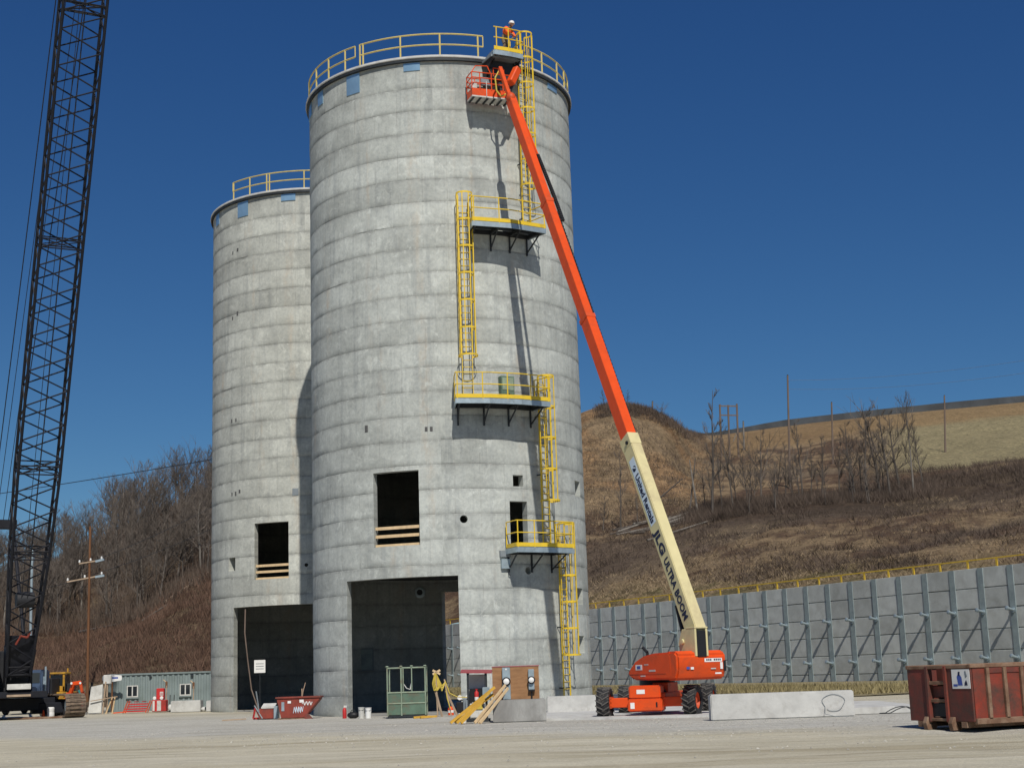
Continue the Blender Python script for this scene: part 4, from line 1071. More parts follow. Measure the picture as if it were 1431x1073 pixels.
# small pump kiosk with red roof
t = thing('pump_kiosk', (-1.55, 52.6, 0), 'small kiosk with flat red roof, extinguisher and grey box beside the meter board', 'kiosk')
rf = MB().extrude([(-.56,-.4,1.66),(.52,-.4,1.62),(.52,.4,1.70),(-.56,.4,1.74)], (0,0,.05)).build('roof', MAT['red_roof'], t)
for x_, y_ in ((-.32,-.3),(.3,-.3),(-.32,.3),(.3,.3)): MB().bx(x_-.035,x_+.035,y_-.035,y_+.035,.1,1.66).build('post', MAT['dark_metal'], t)
MB().bx(-.3,.3,.1,.28,.75,1.6).build('back_panel', MAT['white_dirty'], t)
MB().bx(-.28,.24,-.2,.08,.12,.62).build('pump_body', MAT['white_dirty'], t, bevel=.03)
MB().bx(-.28,.26,-.12,.09,.66,1.12).build('dark_interior', MAT['black'], t)
MB().bx(-.12,.17,-.235,-.205,.42,.62).build('warning_plate', MAT['cable_yellow'], t)
MB().bx(-.42,-.34,-.34,-.26,.1,.75).build('side_cabinet', MAT['grey_metal'], t, bevel=.01); MB().bx(-.5,-.34,-.2,.25,.08,.8).build('side_cabinet', MAT['grey_metal'], t, bevel=.01)
MB().bx(.18,.42,-.46,-.34,.72,1.16).build('switch_box', MAT['galv'], t, bevel=.015)
MB().bx(-.42,.42,-.36,.36,.0,.1).build('skid', MAT['dark_metal'], t)
mb = MB(); mb.path([(.46,-.4,1.6),(.5,-.42,1.3),(.44,-.42,1.0),(.47,-.42,.6),(.36,-.42,.35)], .022, 6); mb.build('hose', MAT['white_dirty'], t, smooth=True)
e = thing('fire_extinguisher', (-1.58, 52.38, .72), 'small red and white extinguisher inside the red-roofed kiosk', 'extinguisher')
MB().lathe([(.07,0),(.075,.03),(.075,.2),(.05,.25),(.02,.27)], 14).build('cylinder', MAT['white'], e, smooth=True)
MB().lathe([(.076,.12),(.076,.27),(.03,.33),(.03,.36),(.05,.37),(.05,.39)], 14).build('head', MAT['red'], e, smooth=True)
# lumber leaning and lying
def beam(p, q, w, h, mat, label, grp):
    p = Vector(p); o = MB().bar((0,0,0), Vector(q)-p, w, h).build('lumber', MAT[mat], None, loc=p); return tag(o, label, 'lumber', grp)
for i, (p, q) in enumerate((((-2.42,50.55,.05),(-.92,51.0,1.16)), ((-2.2,50.35,.05),(-1.1,50.75,1.0)), ((-2.05,50.15,.05),(-1.28,50.6,.78)), ((-2.28,50.75,.05),(-.98,51.15,.92)))):
    beam(p, q, .075, .085, 'lumber_yellow', 'yellow-painted beam leaning against the dark concrete block', 'yellow beams leaning on the block')
for i, (p, q) in enumerate((((-1.6,50.1,.04),(-.56,50.95,1.22)), ((-1.42,49.95,.03),(-.47,50.85,1.12)), ((-1.5,50.2,.03),(-.72,50.95,1.05)))):
    beam(p, q, .045, .085, 'lumber', 'bare pale plank leaning against the meter board', 'pale planks leaning on the meter board')
t = thing('white_bucket', (-2.05, 51.6, 0), 'white bucket on the ground left of the red-roofed kiosk', 'bucket')
MB().lathe([(.12,0),(.145,.3),(.155,.3),(.155,.33),(.13,.33),(.11,.05)], 16).build('pail', MAT['white'], t, smooth=True)
# green man-basket
t = thing('man_basket', (-4.58, 60.4, 0), 'faded green steel man-basket standing in front of the near silo doorway', 'basket')
hw_, hd_, H_ = .75, .5, 2.03
mb = MB(); mb.bx(-hw_, hw_, -hd_, hd_, .04, .12); mb.bx(-hw_,-.6,-hd_,hd_,0,.04); mb.bx(.6,hw_,-hd_,hd_,0,.04); mb.build('base', MAT['dark_metal'], t)
for x0, x1 in ((-hw_+.03,-.24),(-.16,hw_-.03)):
    for z0, z1 in ((.14,.55),(.6,.97)): MB().bx(x0, x1, -hd_+.005, -hd_+.025, z0, z1).build('side_panel', MAT['green'], t)
MB().bx(-hw_+.03, hw_-.03, hd_-.03, hd_-.01, .14, .97).build('side_panel', MAT['green'], t)
for s in (-1,1): MB().bx(s*(hw_-.02)-.01, s*(hw_-.02)+.01, -hd_+.04, hd_-.04, .14, .97).build('side_panel', MAT['green'], t)
for x_ in (-hw_, -.2, hw_):
    for y_ in (-hd_, hd_): MB().tube((x_,y_,.1),(x_,y_,H_-.06),.03,8).build('post', MAT['green_pale'], t, smooth=True)
MB().tube((.22,-hd_,1.0),(.22,-hd_,H_-.08),.022,8).build('post', MAT['green_pale'], t, smooth=True)
for z_ in (.575, .99, H_-.08):
    mb = MB(); mb.path([(-hw_,-hd_,z_),(hw_,-hd_,z_),(hw_,hd_,z_),(-hw_,hd_,z_),(-hw_,-hd_,z_)], .028, 8); mb.build('rail', MAT['green_pale'], t, smooth=True)
for x_ in (-hw_, -.2, .22, hw_): MB().lathe([(.05,-.03),(.07,0),(.05,.03)], 10, (x_,-hd_,H_-.02)).build('lifting_eye', MAT['green_pale'], t, smooth=True)
mb = MB(); mb.path([(-.1,-.3,1.3),(.0,-.35,1.15),(.15,-.4,1.1),(.18,-.3,1.35)], .02, 6); mb.build('sling', MAT['white_dirty'], t)
# timber trestle with yellow cable
t = thing('cable_trestle', (-3.2, 60.3, 0), 'rough timber trestle with yellow cable looped over it, right of the green basket', 'trestle')
for a, b_ in (((-.18,0,0),(-.22,.05,1.78)), ((.0,-.1,0),(-.25,.05,1.0)), ((.35,.2,0),(.1,.3,1.45)), ((.6,.1,0),(.15,.3,1.0))): MB().bar(a, b_, .09, .05).build('leg', MAT['wood_old'], t)
MB().bar((-.35,.03,1.66),(-.05,.07,1.82),.06,.08).build('cross_piece', MAT['lumber'], t); MB().bar((-.35,.03,1.82),(-.05,.07,1.66),.06,.08).build('cross_piece', MAT['lumber'], t)
for r0 in range(3):
    mb = MB(); mb.path([(-.26+.02*r0,-.02,1.7),(-.36+.05*r0,-.05,1.3),(-.3+.06*r0,-.05,1.02),(-.15+.04*r0,-.02,1.15),(-.2,.0,1.65)], .02, 5); mb.path([(-.2,0,1.65),(0,.1,1.2-.1*r0),(.15,.25,1.35),(.12,.28,1.42)], .02, 5); mb.build('cable_loop', MAT['cable_yellow'], t)
mb = MB(); mb.path([(.12,.28,1.4),(.3,.2,.9),(.6,.1,.75),(1.1,.3,.7)], .02, 5); mb.path([(.12,.28,1.35),(.2,.2,.7),(.32,.1,.3)], .02, 5); mb.build('cable', MAT['cable_yellow'], t)
# little clutter at the doorway
for k, (x_, y_, h_, lab) in enumerate(((-6.58,61.9,.42,'off-white round pail beside the white square bucket in the doorway'),(-6.28,61.7,.4,'bright white bucket at the left of the near silo doorway'))):
    t = thing('bucket', (x_, y_, 0), lab, 'bucket'); MB().lathe([(.11,0),(.13,h_),(.14,h_),(.14,h_+.02),(.12,h_+.02),(.1,.05)], 16).build('pail', MAT['white' if k else 'white_dirty'], t, smooth=True); mb = MB(); mb.path([(-.13,0,h_),(-.08,-.12,h_-.1),(.08,-.12,h_-.1),(.13,0,h_)], .008, 4); mb.build('handle', MAT['dark_metal'], t)
t = thing('fire_extinguisher', (-7.35, 62.6, 0), 'red fire extinguisher at the foot of the left doorway pier', 'extinguisher')
MB().lathe([(.08,0),(.085,.04),(.085,.34),(.05,.41),(.025,.44)], 14).build('cylinder', MAT['red'], t, smooth=True); MB().bx(-.03,.1,-.02,.02,.44,.52).build('valve', MAT['white_dirty'], t)
t = thing('work_bag', (-6.95, 62.2, 0), 'black work bag on the ground at the left doorway pier', 'bag')
MB().sphere((0,0,.13),.25,.16,.14).build('sack', MAT['black'], t, smooth=True); mb = MB(); mb.path([(-.12,0,.24),(-.05,0,.34),(.06,0,.33),(.12,0,.23)], .014, 5); mb.build('strap', MAT['dark_metal'], t)
t = thing('portable_lights', (-2.45, 63.0, 0), 'portable lamp stand with two white lamps by the right doorway pier', 'work light')
MB().bx(-.3,.35,-.2,.2,0,.5).build('case', MAT['black'], t, bevel=.03)
for x_ in (-.15,.18): MB().lathe([(.03,.1),(.1,.0),(.1,-.03)], 12, (x_,-.1,.68), (0,1,0)).build('lamp', MAT['white'], t, smooth=True)
MB().bar((-.25,0,.57),(.28,0,.57),.04,.04).build('bar', MAT['dark_metal'], t); MB().tube((0,0,.5),(0,0,.6),.03,6).build('stem', MAT['dark_metal'], t)
t = thing('jerry_can', (-2.95, 62.3, 0), 'small orange and white can at the foot of the trestle', 'can')
MB().lathe([(.12,0),(.12,.26),(.08,.32),(.04,.35)], 14).build('body', MAT['orange'], t, smooth=True); MB().lathe([(.125,.1),(.125,.2)], 14).build('band', MAT['white'], t)
for k, (x_, y_, a) in enumerate(((-4.0,58.6,.2),(-3.75,58.5,.5),(-3.55,58.7,-.2))):
    tag(MB().bar((-.22,0,.05),(.22,.05,.07),.1,.08).build('wood_offcut', MAT['lumber_yellow'], None, loc=(x_,y_,0)), 'yellow wood offcut lying in front of the green basket', 'offcut', 'wood offcuts on the gravel').rotation_euler.z = a

# red hopper skip and box in front of the far silo
t = thing('hopper_skip', (-9.6, 64.5, 0), 'dull red tipping skip with white scrawls in front of the far silo', 'skip')
sk = MB().extrude([(-.6,-.45,.06),(.38,-.45,.06),(1.02,-.45,.80),(1.02,-.45,.86),(-.78,-.45,.86),(-.78,-.45,.80)], (0,.9,0)).build('body', MAT['skip_red'], t, bevel=.012)
mb = MB(); mb.bx(-.84,1.08,-.5,.5,.86,.93); mb.build('rim', MAT['skip_red'], t, bevel=.01)
mb = MB(); mb.bx(-.72,.5,-.42,-.3,-.0,.055); mb.bx(-.72,.5,.3,.42,-.0,.055); mb.build('skid', MAT['rust'], t)
mb = MB(); mb.extrude([(.4,-.5,.0),(.75,-.5,.0),(.55,-.5,.22),(.4,-.5,.22)], (0,.08,0)); mb.build('latch_plate', MAT['skip_red'], t)
MB().bx(-.58,-.46,-.47,-.455,.35,.72).build('bracket', MAT['galv'], t)
random.seed(3)
for k in range(4):
    x_ = -.02 + k*.1; mb = MB(); mb.path([(x_-.06,-.458,.25),(x_-.02,-.458,.5),(x_+.02,-.458,.3),(x_+.06,-.458,.52)], .012, 4); mb.build('scrawl', MAT['label_blue'], sk)
for k in range(3):
    x_ = .3 + k*.13; mb = MB(); mb.path([(x_,-.458,.62),(x_+.05,-.458,.72),(x_+.1,-.458,.56),(x_+.16,-.458,.7)], .018, 4); mb.build('scrawl', MAT['white'], sk)
mb = MB(); mb.bx(-.32,-.18,-.462,-.456,.66,.76); mb.bx(.18,.36,-.462,-.456,.68,.8); mb.build('patch', MAT['white'], sk)
mb = MB(); mb.path([(.2,.1,.8),(.26,.1,1.15),(.36,.1,1.5)], .02, 5); mb.path([(.2,.15,.8),(.2,.15,1.25)], .03, 5); mb.build('scrap_rod', MAT['wood_old'], t)
t = thing('red_toolbox', (-11.0, 65.3, 0), 'low red job box with grey lid left of the tipping skip', 'box')
MB().bx(-.32,.32,-.3,.3,.03,.46).build('body', MAT['skip_red'], t, bevel=.02); MB().extrude([(-.2,-.32,.465),(.36,-.32,.465),(.36,.32,.62),(-.2,.32,.62)], (0,0,.05)).build('lid', MAT['white_dirty'], t); MB().bx(.33,.5,-.3,.25,.03,.55).build('side_panel', MAT['galv'], t, bevel=.01)
mb = MB(); mb.path([(-.42,-.3,1.2),(-.35,-.25,.7),(-.3,-.3,.3)], .03, 6); mb.path([(-.5,-.25,.6),(-.15,-.32,.05)], .03, 6); mb.build('handle_bar', MAT['grey_metal'], t)
t = thing('scrap_bracket', (-11.55, 65.6, 0), 'small red steel bracket lying left of the red job box', 'frame')
mb = MB(); mb.bar((-.1,0,.05),(.2,0,.05),.1,.08); mb.bar((-.1,0,.05),(-.02,.05,.5),.08,.06); mb.bar((.2,0,.05),(.02,.05,.45),.07,.06); mb.build('bracket', MAT['red'], t)
tag(MB().bar((-.5,0,.04),(.5,.2,.06),.16,.05).build('scrap_board', MAT['wood_old'], None, loc=(-12.3,64.6,0)), 'brown scrap board lying on the ground left of the red skip', 'board')

# ------------------------------------------------------------------ red roll-off dumpster at the right
DZ = rad(-46)
t = thing('dumpster', (10.08, 34.05, 0), 'rusty red roll-off dumpster with a picture sign on its end', 'dumpster')
cx_ = Vector((.91, .415, 0)).normalized()                 # along its length, away to the right
ex_ = Vector((-.62, .785, 0)).normalized()
ex_ = Vector((-cx_.y, cx_.x, 0))                         # across its end, away to the left
# the end face runs from the near corner to the left, the ribbed side to the right
W_, L_, Hh = 2.2, 5.6, 1.44
def db(mb, a0, a1, b0, b1, z0, z1): mb.frame_box(Vector((0,0,0)), ex_, cx_, zv, a0, a1, b0, b1, z0, z1); return mb
db(MB(), .06, W_-.06, .1, L_, .2, .26).build('floor', MAT['rust'], t)
db(MB(), .0, .05, .06, L_, .26, Hh-.06).build('side_wall', MAT['dump_bright'], t)
db(MB(), W_-.05, W_, .06, L_, .26, Hh-.06).build('side_wall', MAT['dump_red'], t)
db(MB(), .06, W_-.06, L_-.05, L_, .26, Hh-.06).build('rear_wall', MAT['dump_red'], t)
ew = db(MB(), .0, .82, .0, .05, .2, Hh-.02).build('end_plate', MAT['dump_red'], t, bevel=.01)
db(MB(), 1.5, W_, .0, .05, .2, Hh-.02).build('end_plate', MAT['dump_red'], t, bevel=.01)
db(MB(), .84, 1.48, .28, .33, .2, Hh-.02).build('end_plate', MAT['dump_red'], t)
for z0, z1, d_ in ((1.02,1.1,.0),(.62,.7,.02),(.2,.27,.0)): db(MB(), .84, 1.48, d_, .28, z0, z1).build('cross_bar', MAT['rust'], t, bevel=.01)
db(MB(), .84, 1.48, .1, .27, .72, 1.0).build('hook_plate', MAT['dump_red'], t, bevel=.02)
db(MB(), .86, 1.46, .05, .27, .3, .6).build('recess_shade', MAT['black'], t)  # black box paints in the shade of the hook recess
for a_ in (.80, 1.44): db(MB(), a_, a_+.1, -.04, .12, .18, Hh).build('end_post', MAT['dump_bright' if a_ < 1 else 'dump_red'], t, bevel=.012)
mb = MB(); db(mb, -.03, .09, -.02, L_, Hh-.06, Hh+.03); db(mb, W_-.09, W_+.03, -.02, L_, Hh-.06, Hh+.03); db(mb, .09, W_-.09, -.02, .08, Hh-.06, Hh+.02); mb.build('top_rim', MAT['rust'], t, bevel=.012)
mb = MB(); db(mb, -.05, .08, .05, L_, .14, .27); mb.build('bottom_rail', MAT['rust'], t, bevel=.01)
for k in range(10): db(MB(), -.075, -.002, .40+.5*k, .49+.5*k, .272, Hh-.06).build('rib', MAT['rust'], t, bevel=.008)
for k in range(9): db(MB(), -.02, -.003, .495+.5*k, .895+.5*k, Hh-.18, Hh-.065).build('rib_cap', MAT['dump_red'], t)
mb = MB(); db(mb, .25, .45, .0, L_, .06, .2); db(mb, W_-.45, W_-.25, .0, L_, .06, .2); mb.build('skid_rail', MAT['rust'], t, bevel=.01)
for a_ in (.62, 1.5):
    mb = MB(); o_ = ex_*a_
    mb.extrude([o_ + cx_*-.05 + zv*.3, o_ + cx_*-.12 + zv*.16, o_ + cx_*-.08 + zv*.0, o_ + cx_*.15 + zv*.0, o_ + cx_*.2 + zv*.28], ex_*.14); mb.build('roller_bracket', MAT['rust'], t, bevel=.01)
    o2 = o_ + cx_*.1 + zv*.1; MB().tube(o2, o2 + ex_*.14, .1, 14).build('roller', MAT['rust'], t, smooth=True)
# picture sign on the end plate
sg = db(MB(), .03, .62, -.012, -.002, .93, 1.36).build('picture_sign', MAT['white'], t)
def sp(a, z, o=.016): return ex_*(a*1.03-.1) + cx_*-o + zv*z
for poly, m_ in (([(.36,1.0),(.50,1.0),(.53,1.2),(.46,1.28),(.38,1.18)], 'ink_blue'), ([(.44,1.2),(.5,1.22),(.48,1.31),(.42,1.3)], 'ink'), ([(.2,1.0),(.3,1.0),(.29,1.06),(.24,1.12),(.21,1.06)], 'ink'), ([(.2,1.2),(.26,1.16),(.28,1.3),(.24,1.33)], 'grey_metal'), ([(.52,.98),(.66,.98),(.66,1.03),(.52,1.03)], 'ink_blue')):
    MB().add([sp(a, z) for a, z in poly], [tuple(range(len(poly)))]).build('print', MAT[m_], sg)

# ------------------------------------------------------------------ gravel stones on the lot
random.seed(11); rng = np.random.default_rng(5)
ns = 7000
sy = rng.uniform(27, 52, ns); sx_ = rng.uniform(-14, 16, ns)
keep = (fbm(sx_*.2, sy*.3, 71) > .40) & ~((sx_ > 9) & (sy > 32.5) & (sy < 40)) & ~((sx_ > 5) & (sy > 45)) & ~((sx_ > -1.2) & (sy > 50)) & (rng.uniform(0,1,ns) < np.clip((sx_*.5 + sy - 30)/14, .12, 1))
sx_, sy = sx_[keep], sy[keep]; ns = len(sx_)
rr_ = rng.uniform(.012, .04, ns) * np.where(rng.uniform(0,1,ns) > .96, 1.6, 1)
octa = np.array([(1,0,0),(0,1,0),(-1,0,0),(0,-1,0),(0,0,1),(0,0,-.4)], float)
ang = rng.uniform(0, 6.28, ns); jit = rng.uniform(.6, 1.3, (ns, 6, 1))
P = octa[None]*jit*np.array((1,.8,.7)); ca_, sa_ = np.cos(ang)[:,None], np.sin(ang)[:,None]
PX = P[:,:,0]*ca_ - P[:,:,1]*sa_; PY = P[:,:,0]*sa_ + P[:,:,1]*ca_
amp = np.clip((46 - sy) / 10, 0, 1)
sz = amp * ((fbm(sx_*.12, sy*.35, 3) - .47)*.16 + (vnoise(sx_*.9, sy*1.4, 9) - .5)*.035)
VV_ = np.stack([sx_[:,None] + PX*rr_[:,None], sy[:,None] + PY*rr_[:,None], sz[:,None] + P[:,:,2]*rr_[:,None] + .004], -1).reshape(-1,3)
F0 = np.array([(0,1,4),(1,2,4),(2,3,4),(3,0,4)]); FF = (np.arange(ns)[:,None,None]*6 + F0[None]).reshape(-1,3)
me = bpy.data.meshes.new('gravel_stones'); me.from_pydata(VV_.tolist(), [], FF.tolist())
MAT['stone'] = pm('loose_stone', (.36,.345,.30), .95, 0, var=.5, scale=6)
me.materials.append(MAT['stone']); tag(link('gravel_stones', me), kind='stuff')

# ------------------------------------------------------------------ crawler crane at the left
fd = Vector((.474, -.88, 0)).normalized(); sd_ = Vector((.88, .474, 0)).normalized()
CF = Vector((-27.4, 82.0, 2.05))
crane = thing('crawler_crane', (-28.0, 83.6, 0), 'black lattice-boom crawler crane standing at the left edge of the lot', 'crane')
CB = Vector((-28.0, 83.6, 0))
bu2 = Vector((6.35, -12.0, 33.75)).normalized(); bn2 = bu2.cross(sd_).normalized()     # bn2: away under / over side
CW, CD = 2.15, 1.15
def cb(t, s, n): return CF - CB + bu2*t + sd_*s + bn2*n
def width_at(t):
    f = min(1, max(.42, .42 + .58*t/9.5)); return f
def boom_section(t0, t1, foot=False):
    o = bpy.data.objects.new('boom_section', None); COL.objects.link(o); o.parent = crane; o.empty_display_size = .2
    for s in (-1, 1):
        for n in (-1, 1):
            p, q = [cb(t_, s*CW/2*(1 if not foot else width_at(t_)**.7), n*CD/2*(1 if not foot else width_at(t_))) for t_ in (t0, t1)]
            MB().tube(p, q, .08, 8).build('chord', MAT['crane'], o, smooth=True)
    mb = MB(); L = t1 - t0; nb_ = max(4, round(L/.92)); 
    def corner(t_, s, n):
        f1 = width_at(t_)**.7 if foot else 1; f2 = width_at(t_) if foot else 1
        return cb(t_, s*CW/2*f1, n*CD/2*f2)
    for k in range(nb_):
        ta, tb = t0 + L*k/nb_, t0 + L*(k+1)/nb_
        for n in (-1, 1):
            s = 1 if (k + (n > 0)) % 2 else -1
            mb.tube(corner(ta, s, n), corner(tb, -s, n), .042, 5)
        for s in (-1, 1):
            n = 1 if k % 2 else -1
            mb.tube(corner(ta, s, n), corner(tb, s, -n), .034, 5)
    mb.build('lacing', MAT['crane'], o, smooth=True)
    mb = MB()
    for t_ in (t0 + .05, t0 + .5):
        cs = [corner(t_, s, n) for s, n in ((-1,-1),(1,-1),(1,1),(-1,1))]
        for a, b_ in zip(cs, cs[1:]+cs[:1]): mb.tube(a, b_, .04, 5)
    mb.tube(corner(t0+.05,-1,-1), corner(t0+.5,1,-1), .03, 5); mb.tube(corner(t0+.5,-1,-1), corner(t0+.05,1,-1), .03, 5); mb.tube(corner(t0+.05,-1,1), corner(t0+.5,1,1), .03, 5)
    mb.build('end_frame', MAT['crane'], o, smooth=True)
boom_section(0.4, 6.95, True); boom_section(6.95, 11.65, True); boom_section(11.65, 23.65); boom_section(23.65, 35.65); boom_section(35.65, 46)
# solid foot plates
for s in (-1, 1):
    mb = MB(); mb.extrude([cb(-.3,s*.62,-.15), cb(-.3,s*.62,.15), cb(1.9,s*.72,.42), cb(1.9,s*.72,-.42)], sd_*(.06*s)); mb.build('foot_plate', MAT['crane'], crane)
mb = MB(); mb.frame_box(CF-CB, sd_, bn2, bu2, -.7, .7, -.06, .0, .25, 2.6); mb.build('foot_plate', MAT['crane'], crane)
mb = MB(); mb.path([cb(2.2,-.3,-.3), cb(2.7,-.1,-.36), cb(2.6,.25,-.34), cb(2.9,.4,-.3)], .06, 6); mb.build('red_hose', MAT['skip_red'], crane, smooth=True)
mb = MB(); mb.tube(cb(4.6,-.45,.0), cb(4.6,.45,.0), .42, 16); mb.build('sheave', MAT['crane_frame'], crane, smooth=True)
# ropes and pendants
for s, n, nm in ((-.25,-.35,'hoist_rope'), (.05,-.35,'hoist_rope'), (.12,.2,'hoist_rope')):
    MB().tube(cb(3,s,n), cb(46,s,n-.1), .018, 5).build(nm, MAT['crane_frame'], crane)
MAST = CF - CB - fd*7.5 + zv*9.2
for s in (-1, 1):
    MB().tube(MAST + sd_*(s*.5), cb(60, s*.9, -1.4), .03, 5).build('pendant_line', MAT['crane_frame'], crane)
    MB().tube(MAST + sd_*(s*.2), cb(60, s*.3, -1.8), .02, 5).build('pendant_line', MAT['crane_frame'], crane)
    MB().tube(CF - CB - fd*1.5 + sd_*(s*.8) + zv*.5, MAST + sd_*(s*.8), .1, 8).build('gantry_leg', MAT['crane'], crane, smooth=True)
MB().frame_box(MAST, sd_, fd, zv, -1.0, 1.0, -.25, .25, -.2, .35).build('gantry_head', MAT['crane'], crane, bevel=.03)
# superstructure and carbody
def cbx(name, x0, x1, y0, y1, z0, z1, m, bev=.03):
    mb = MB(); mb.frame_box(CF - CB - zv*2.05, sd_, fd, zv, x0, x1, y0, y1, z0, z1); return mb.build(name, MAT[m], crane, bevel=bev)
cbx('machinery_house', -2.4, 1.0, -6.2, -1.0, 1.5, 3.7, 'crane_frame')
cbx('counterweight', -2.3, 1.2, -8.0, -6.3, 1.3, 3.0, 'crane_frame')
cbx('deck_frame', -1.6, 1.55, -6, .55, 1.15, 1.5, 'crane')
cbx('front_bumper', -.62, .62, .56, .72, 1.6, 1.9, 'white_dirty', .02)
cbx('timber_step', -.62, .62, .56, .75, 1.22, 1.34, 'wood_old', .01)
cb_o = cbx('operator_cab', -2.45, -1.0, -1.2, .6, 1.6, 3.6, 'crane')
mb = MB(); mb.frame_box(CF - CB - zv*2.05, sd_, fd, zv, -2.3, -1.12, .605, .62, 2.2, 3.45); mb.build('windscreen', MAT['glass'], cb_o)
mb = MB()
for q0, q1 in (((-1.14,2.1),(-1.14,3.5)), ((-1.14,3.5),(-2.4,3.5)), ((-1.14,2.1),(-2.4,2.1))):
    o_ = CF - CB - zv*2.05 + fd*.64
    mb.bar(o_ + sd_*q0[0] + zv*q0[1], o_ + sd_*q1[0] + zv*q1[1], .07, .07)
mb.build('window_frame', MAT['white_dirty'], cb_o)
td2 = Vector((.47, -.883, 0)).normalized(); tsd = Vector((.883, .47, 0)).normalized()
TRK = Vector((-24.45, 82.6, 0)) - CB
shoe_m = MB(); shoe_m.bx(-.54,.54,-.085,.085,-.045,.0); shoe_m.bx(-.52,.52,-.03,.03,0,.05); shoe_m.bx(-.54,-.3,-.09,.09,0,.03); shoe_m.bx(.3,.54,-.09,.09,0,.03); shoe_m = shoe_m.mesh('track_shoe', MAT['track'], bevel=.01)
def track(o_):
    tr = bpy.data.objects.new('track', None); COL.objects.link(tr); tr.parent = crane; tr.location = o_; tr.empty_display_size = .2
    tr.rotation_euler = (0, 0, math.atan2(tsd.y, tsd.x))          # local x across, -y towards the viewer
    r_, L = .58, 6.6
    path_len = 2*L + 2*math.pi*r_; n = int(path_len/.21)
    for k in range(n):
        d_ = k*path_len/n
        if d_ < L: p, a = Vector((0, d_, 2*r_+.08)), 0
        elif d_ < L + math.pi*r_: t_ = (d_-L)/r_; p, a = Vector((0, L + r_*math.sin(t_), r_ + .08 + r_*math.cos(t_))), -t_
        elif d_ < 2*L + math.pi*r_: p, a = Vector((0, L - (d_-L-math.pi*r_), .08)), math.pi
        else: t_ = (d_-2*L-math.pi*r_)/r_; p, a = Vector((0, -r_*math.sin(t_), r_ + .08 - r_*math.cos(t_))), math.pi - t_
        q = link('track_shoe', shoe_m, tr, p); q.rotation_euler = (a, 0, 0)
    mb = MB(); mb.bx(-.3,.3,0,L,.3,1.0); mb.build('track_frame', MAT['crane'], tr, bevel=.05)
    for y_ in (0, L): MB().lathe([(.1,-.34),(.5,-.3),(.5,.3),(.1,.34)], 20, (0,y_,r_+.08), (1,0,0)).build('drive_wheel', MAT['crane_frame'], tr, smooth=True)
    for k in range(7): MB().lathe([(.05,-.42),(.2,-.4),(.2,.4),(.05,.42)], 14, (0,.7+.86*k,.28), (1,0,0)).build('roller', MAT['crane_frame'], tr, smooth=True)
    MB().lathe([(.05,0),(.3,.02),(.3,.08),(.12,.12)], 18, (-.36,.0,.66), (-1,0,0)).build('hub_cover', MAT['galv'], tr, smooth=True)
track(TRK); track(TRK - tsd*5.0)
cbx('carbody', -2.4, 2.3, -4.5, -1.2, .45, 1.12, 'crane')
mb = MB(); mb.bar(TRK + Vector((-2.6,1.5,.55)), TRK + Vector((-.3,1.2,.55)), .7, .6); mb.build('axle_beam', MAT['crane'], crane, bevel=.05)
for x_, col, lab in ((-25.95,'white','white plastic drum standing left of the crane track'), (-26.35,'orange','small orange traffic cone left of the white drum by the crane')):
    if col == 'white':
        t = thing('drum', (x_, 83.4, 0), lab, 'drum'); MB().lathe([(.18,0),(.2,.05),(.2,.3),(.19,.33),(.2,.36),(.2,.55),(.15,.6)], 16).build('shell', MAT['white'], t, smooth=True); MB().lathe([(.05,.6),(.05,.64)], 10).build('bung', MAT['black'], t)
    else:
        t = thing('traffic_cone', (x_, 83.4, 0), lab, 'cone'); MB().lathe([(.12,.03),(.03,.45)], 14).build('cone', MAT['orange'], t, smooth=True); MB().bx(-.17,.17,-.17,.17,0,.03).build('base', MAT['orange_dirty'], t)
cbx2 = tag(MB().bar((-1.6,0,.06),(1.4,.3,.06),.5,.1).build('timber_mat', MAT['rust'], None, loc=(-26.4,82.6,0)), 'long brown timber mat on the ground in front of the crane', 'timber mat')

# ------------------------------------------------------------------ site office container and yard clutter at the left
t = thing('office_container', (-22.0, 96.5, -.1), 'grey-green corrugated site office container with two small windows', 'container')
x0, x1, zh = -4.5, 7.7, 2.47
mb = MB(); mb.bx(x0, x1, .12, 2.4, .15, zh-.02); mb.build('body', MAT['container'], t)
prof = []; x_ = x0 + .1
mb = MB(); pitch = .34
pts = []
while x_ < x1 - .1:
    pts += [(x_, 0), (x_+pitch*.3, 0), (x_+pitch*.45, .055), (x_+pitch*.85, .055)]; x_ += pitch
V2 = [(px_, .05+py_, z_) for z_ in (.16, zh-.1) for px_, py_ in pts]; n = len(pts)
mb.add(V2, [(i, i+1, n+i+1, n+i) for i in range(n-1)]); mb.build('corrugated_sheet', MAT['container'], t)
mb = MB(); mb.bx(x0, x1, 0, .12, zh-.1, zh); mb.build('top_rail', MAT['container'], t); mb = MB(); mb.bx(x0, x1, 0, .12, .02, .15); mb.build('bottom_rail', MAT['container'], t)
for x_ in (x0, x1-.1): MB().bx(x_, x_+.1, -.01, .12, .152, zh-.102).build('corner_post', MAT['container'], t)
for xc in (-2.85, .53):
    w = MB().bx(xc-.36, xc+.36, -.005, .05, .98, 1.72).build('window', MAT['white_dirty'], t)
    for s in (-1,1): MB().bx(xc+s*.165-.13, xc+s*.165+.13, -.012, -.007, 1.06, 1.66).build('pane', MAT['glass'], w)
    MB().bx(xc-.4, xc+.4, -.04, .05, .9, .96).build('sill', MAT['container'], w)
for xc in (-1.7, .95): MB().bx(xc-.08, xc+.08, -.03, .05, zh-.32, zh-.2).build('vent', MAT['dark_metal'], t)
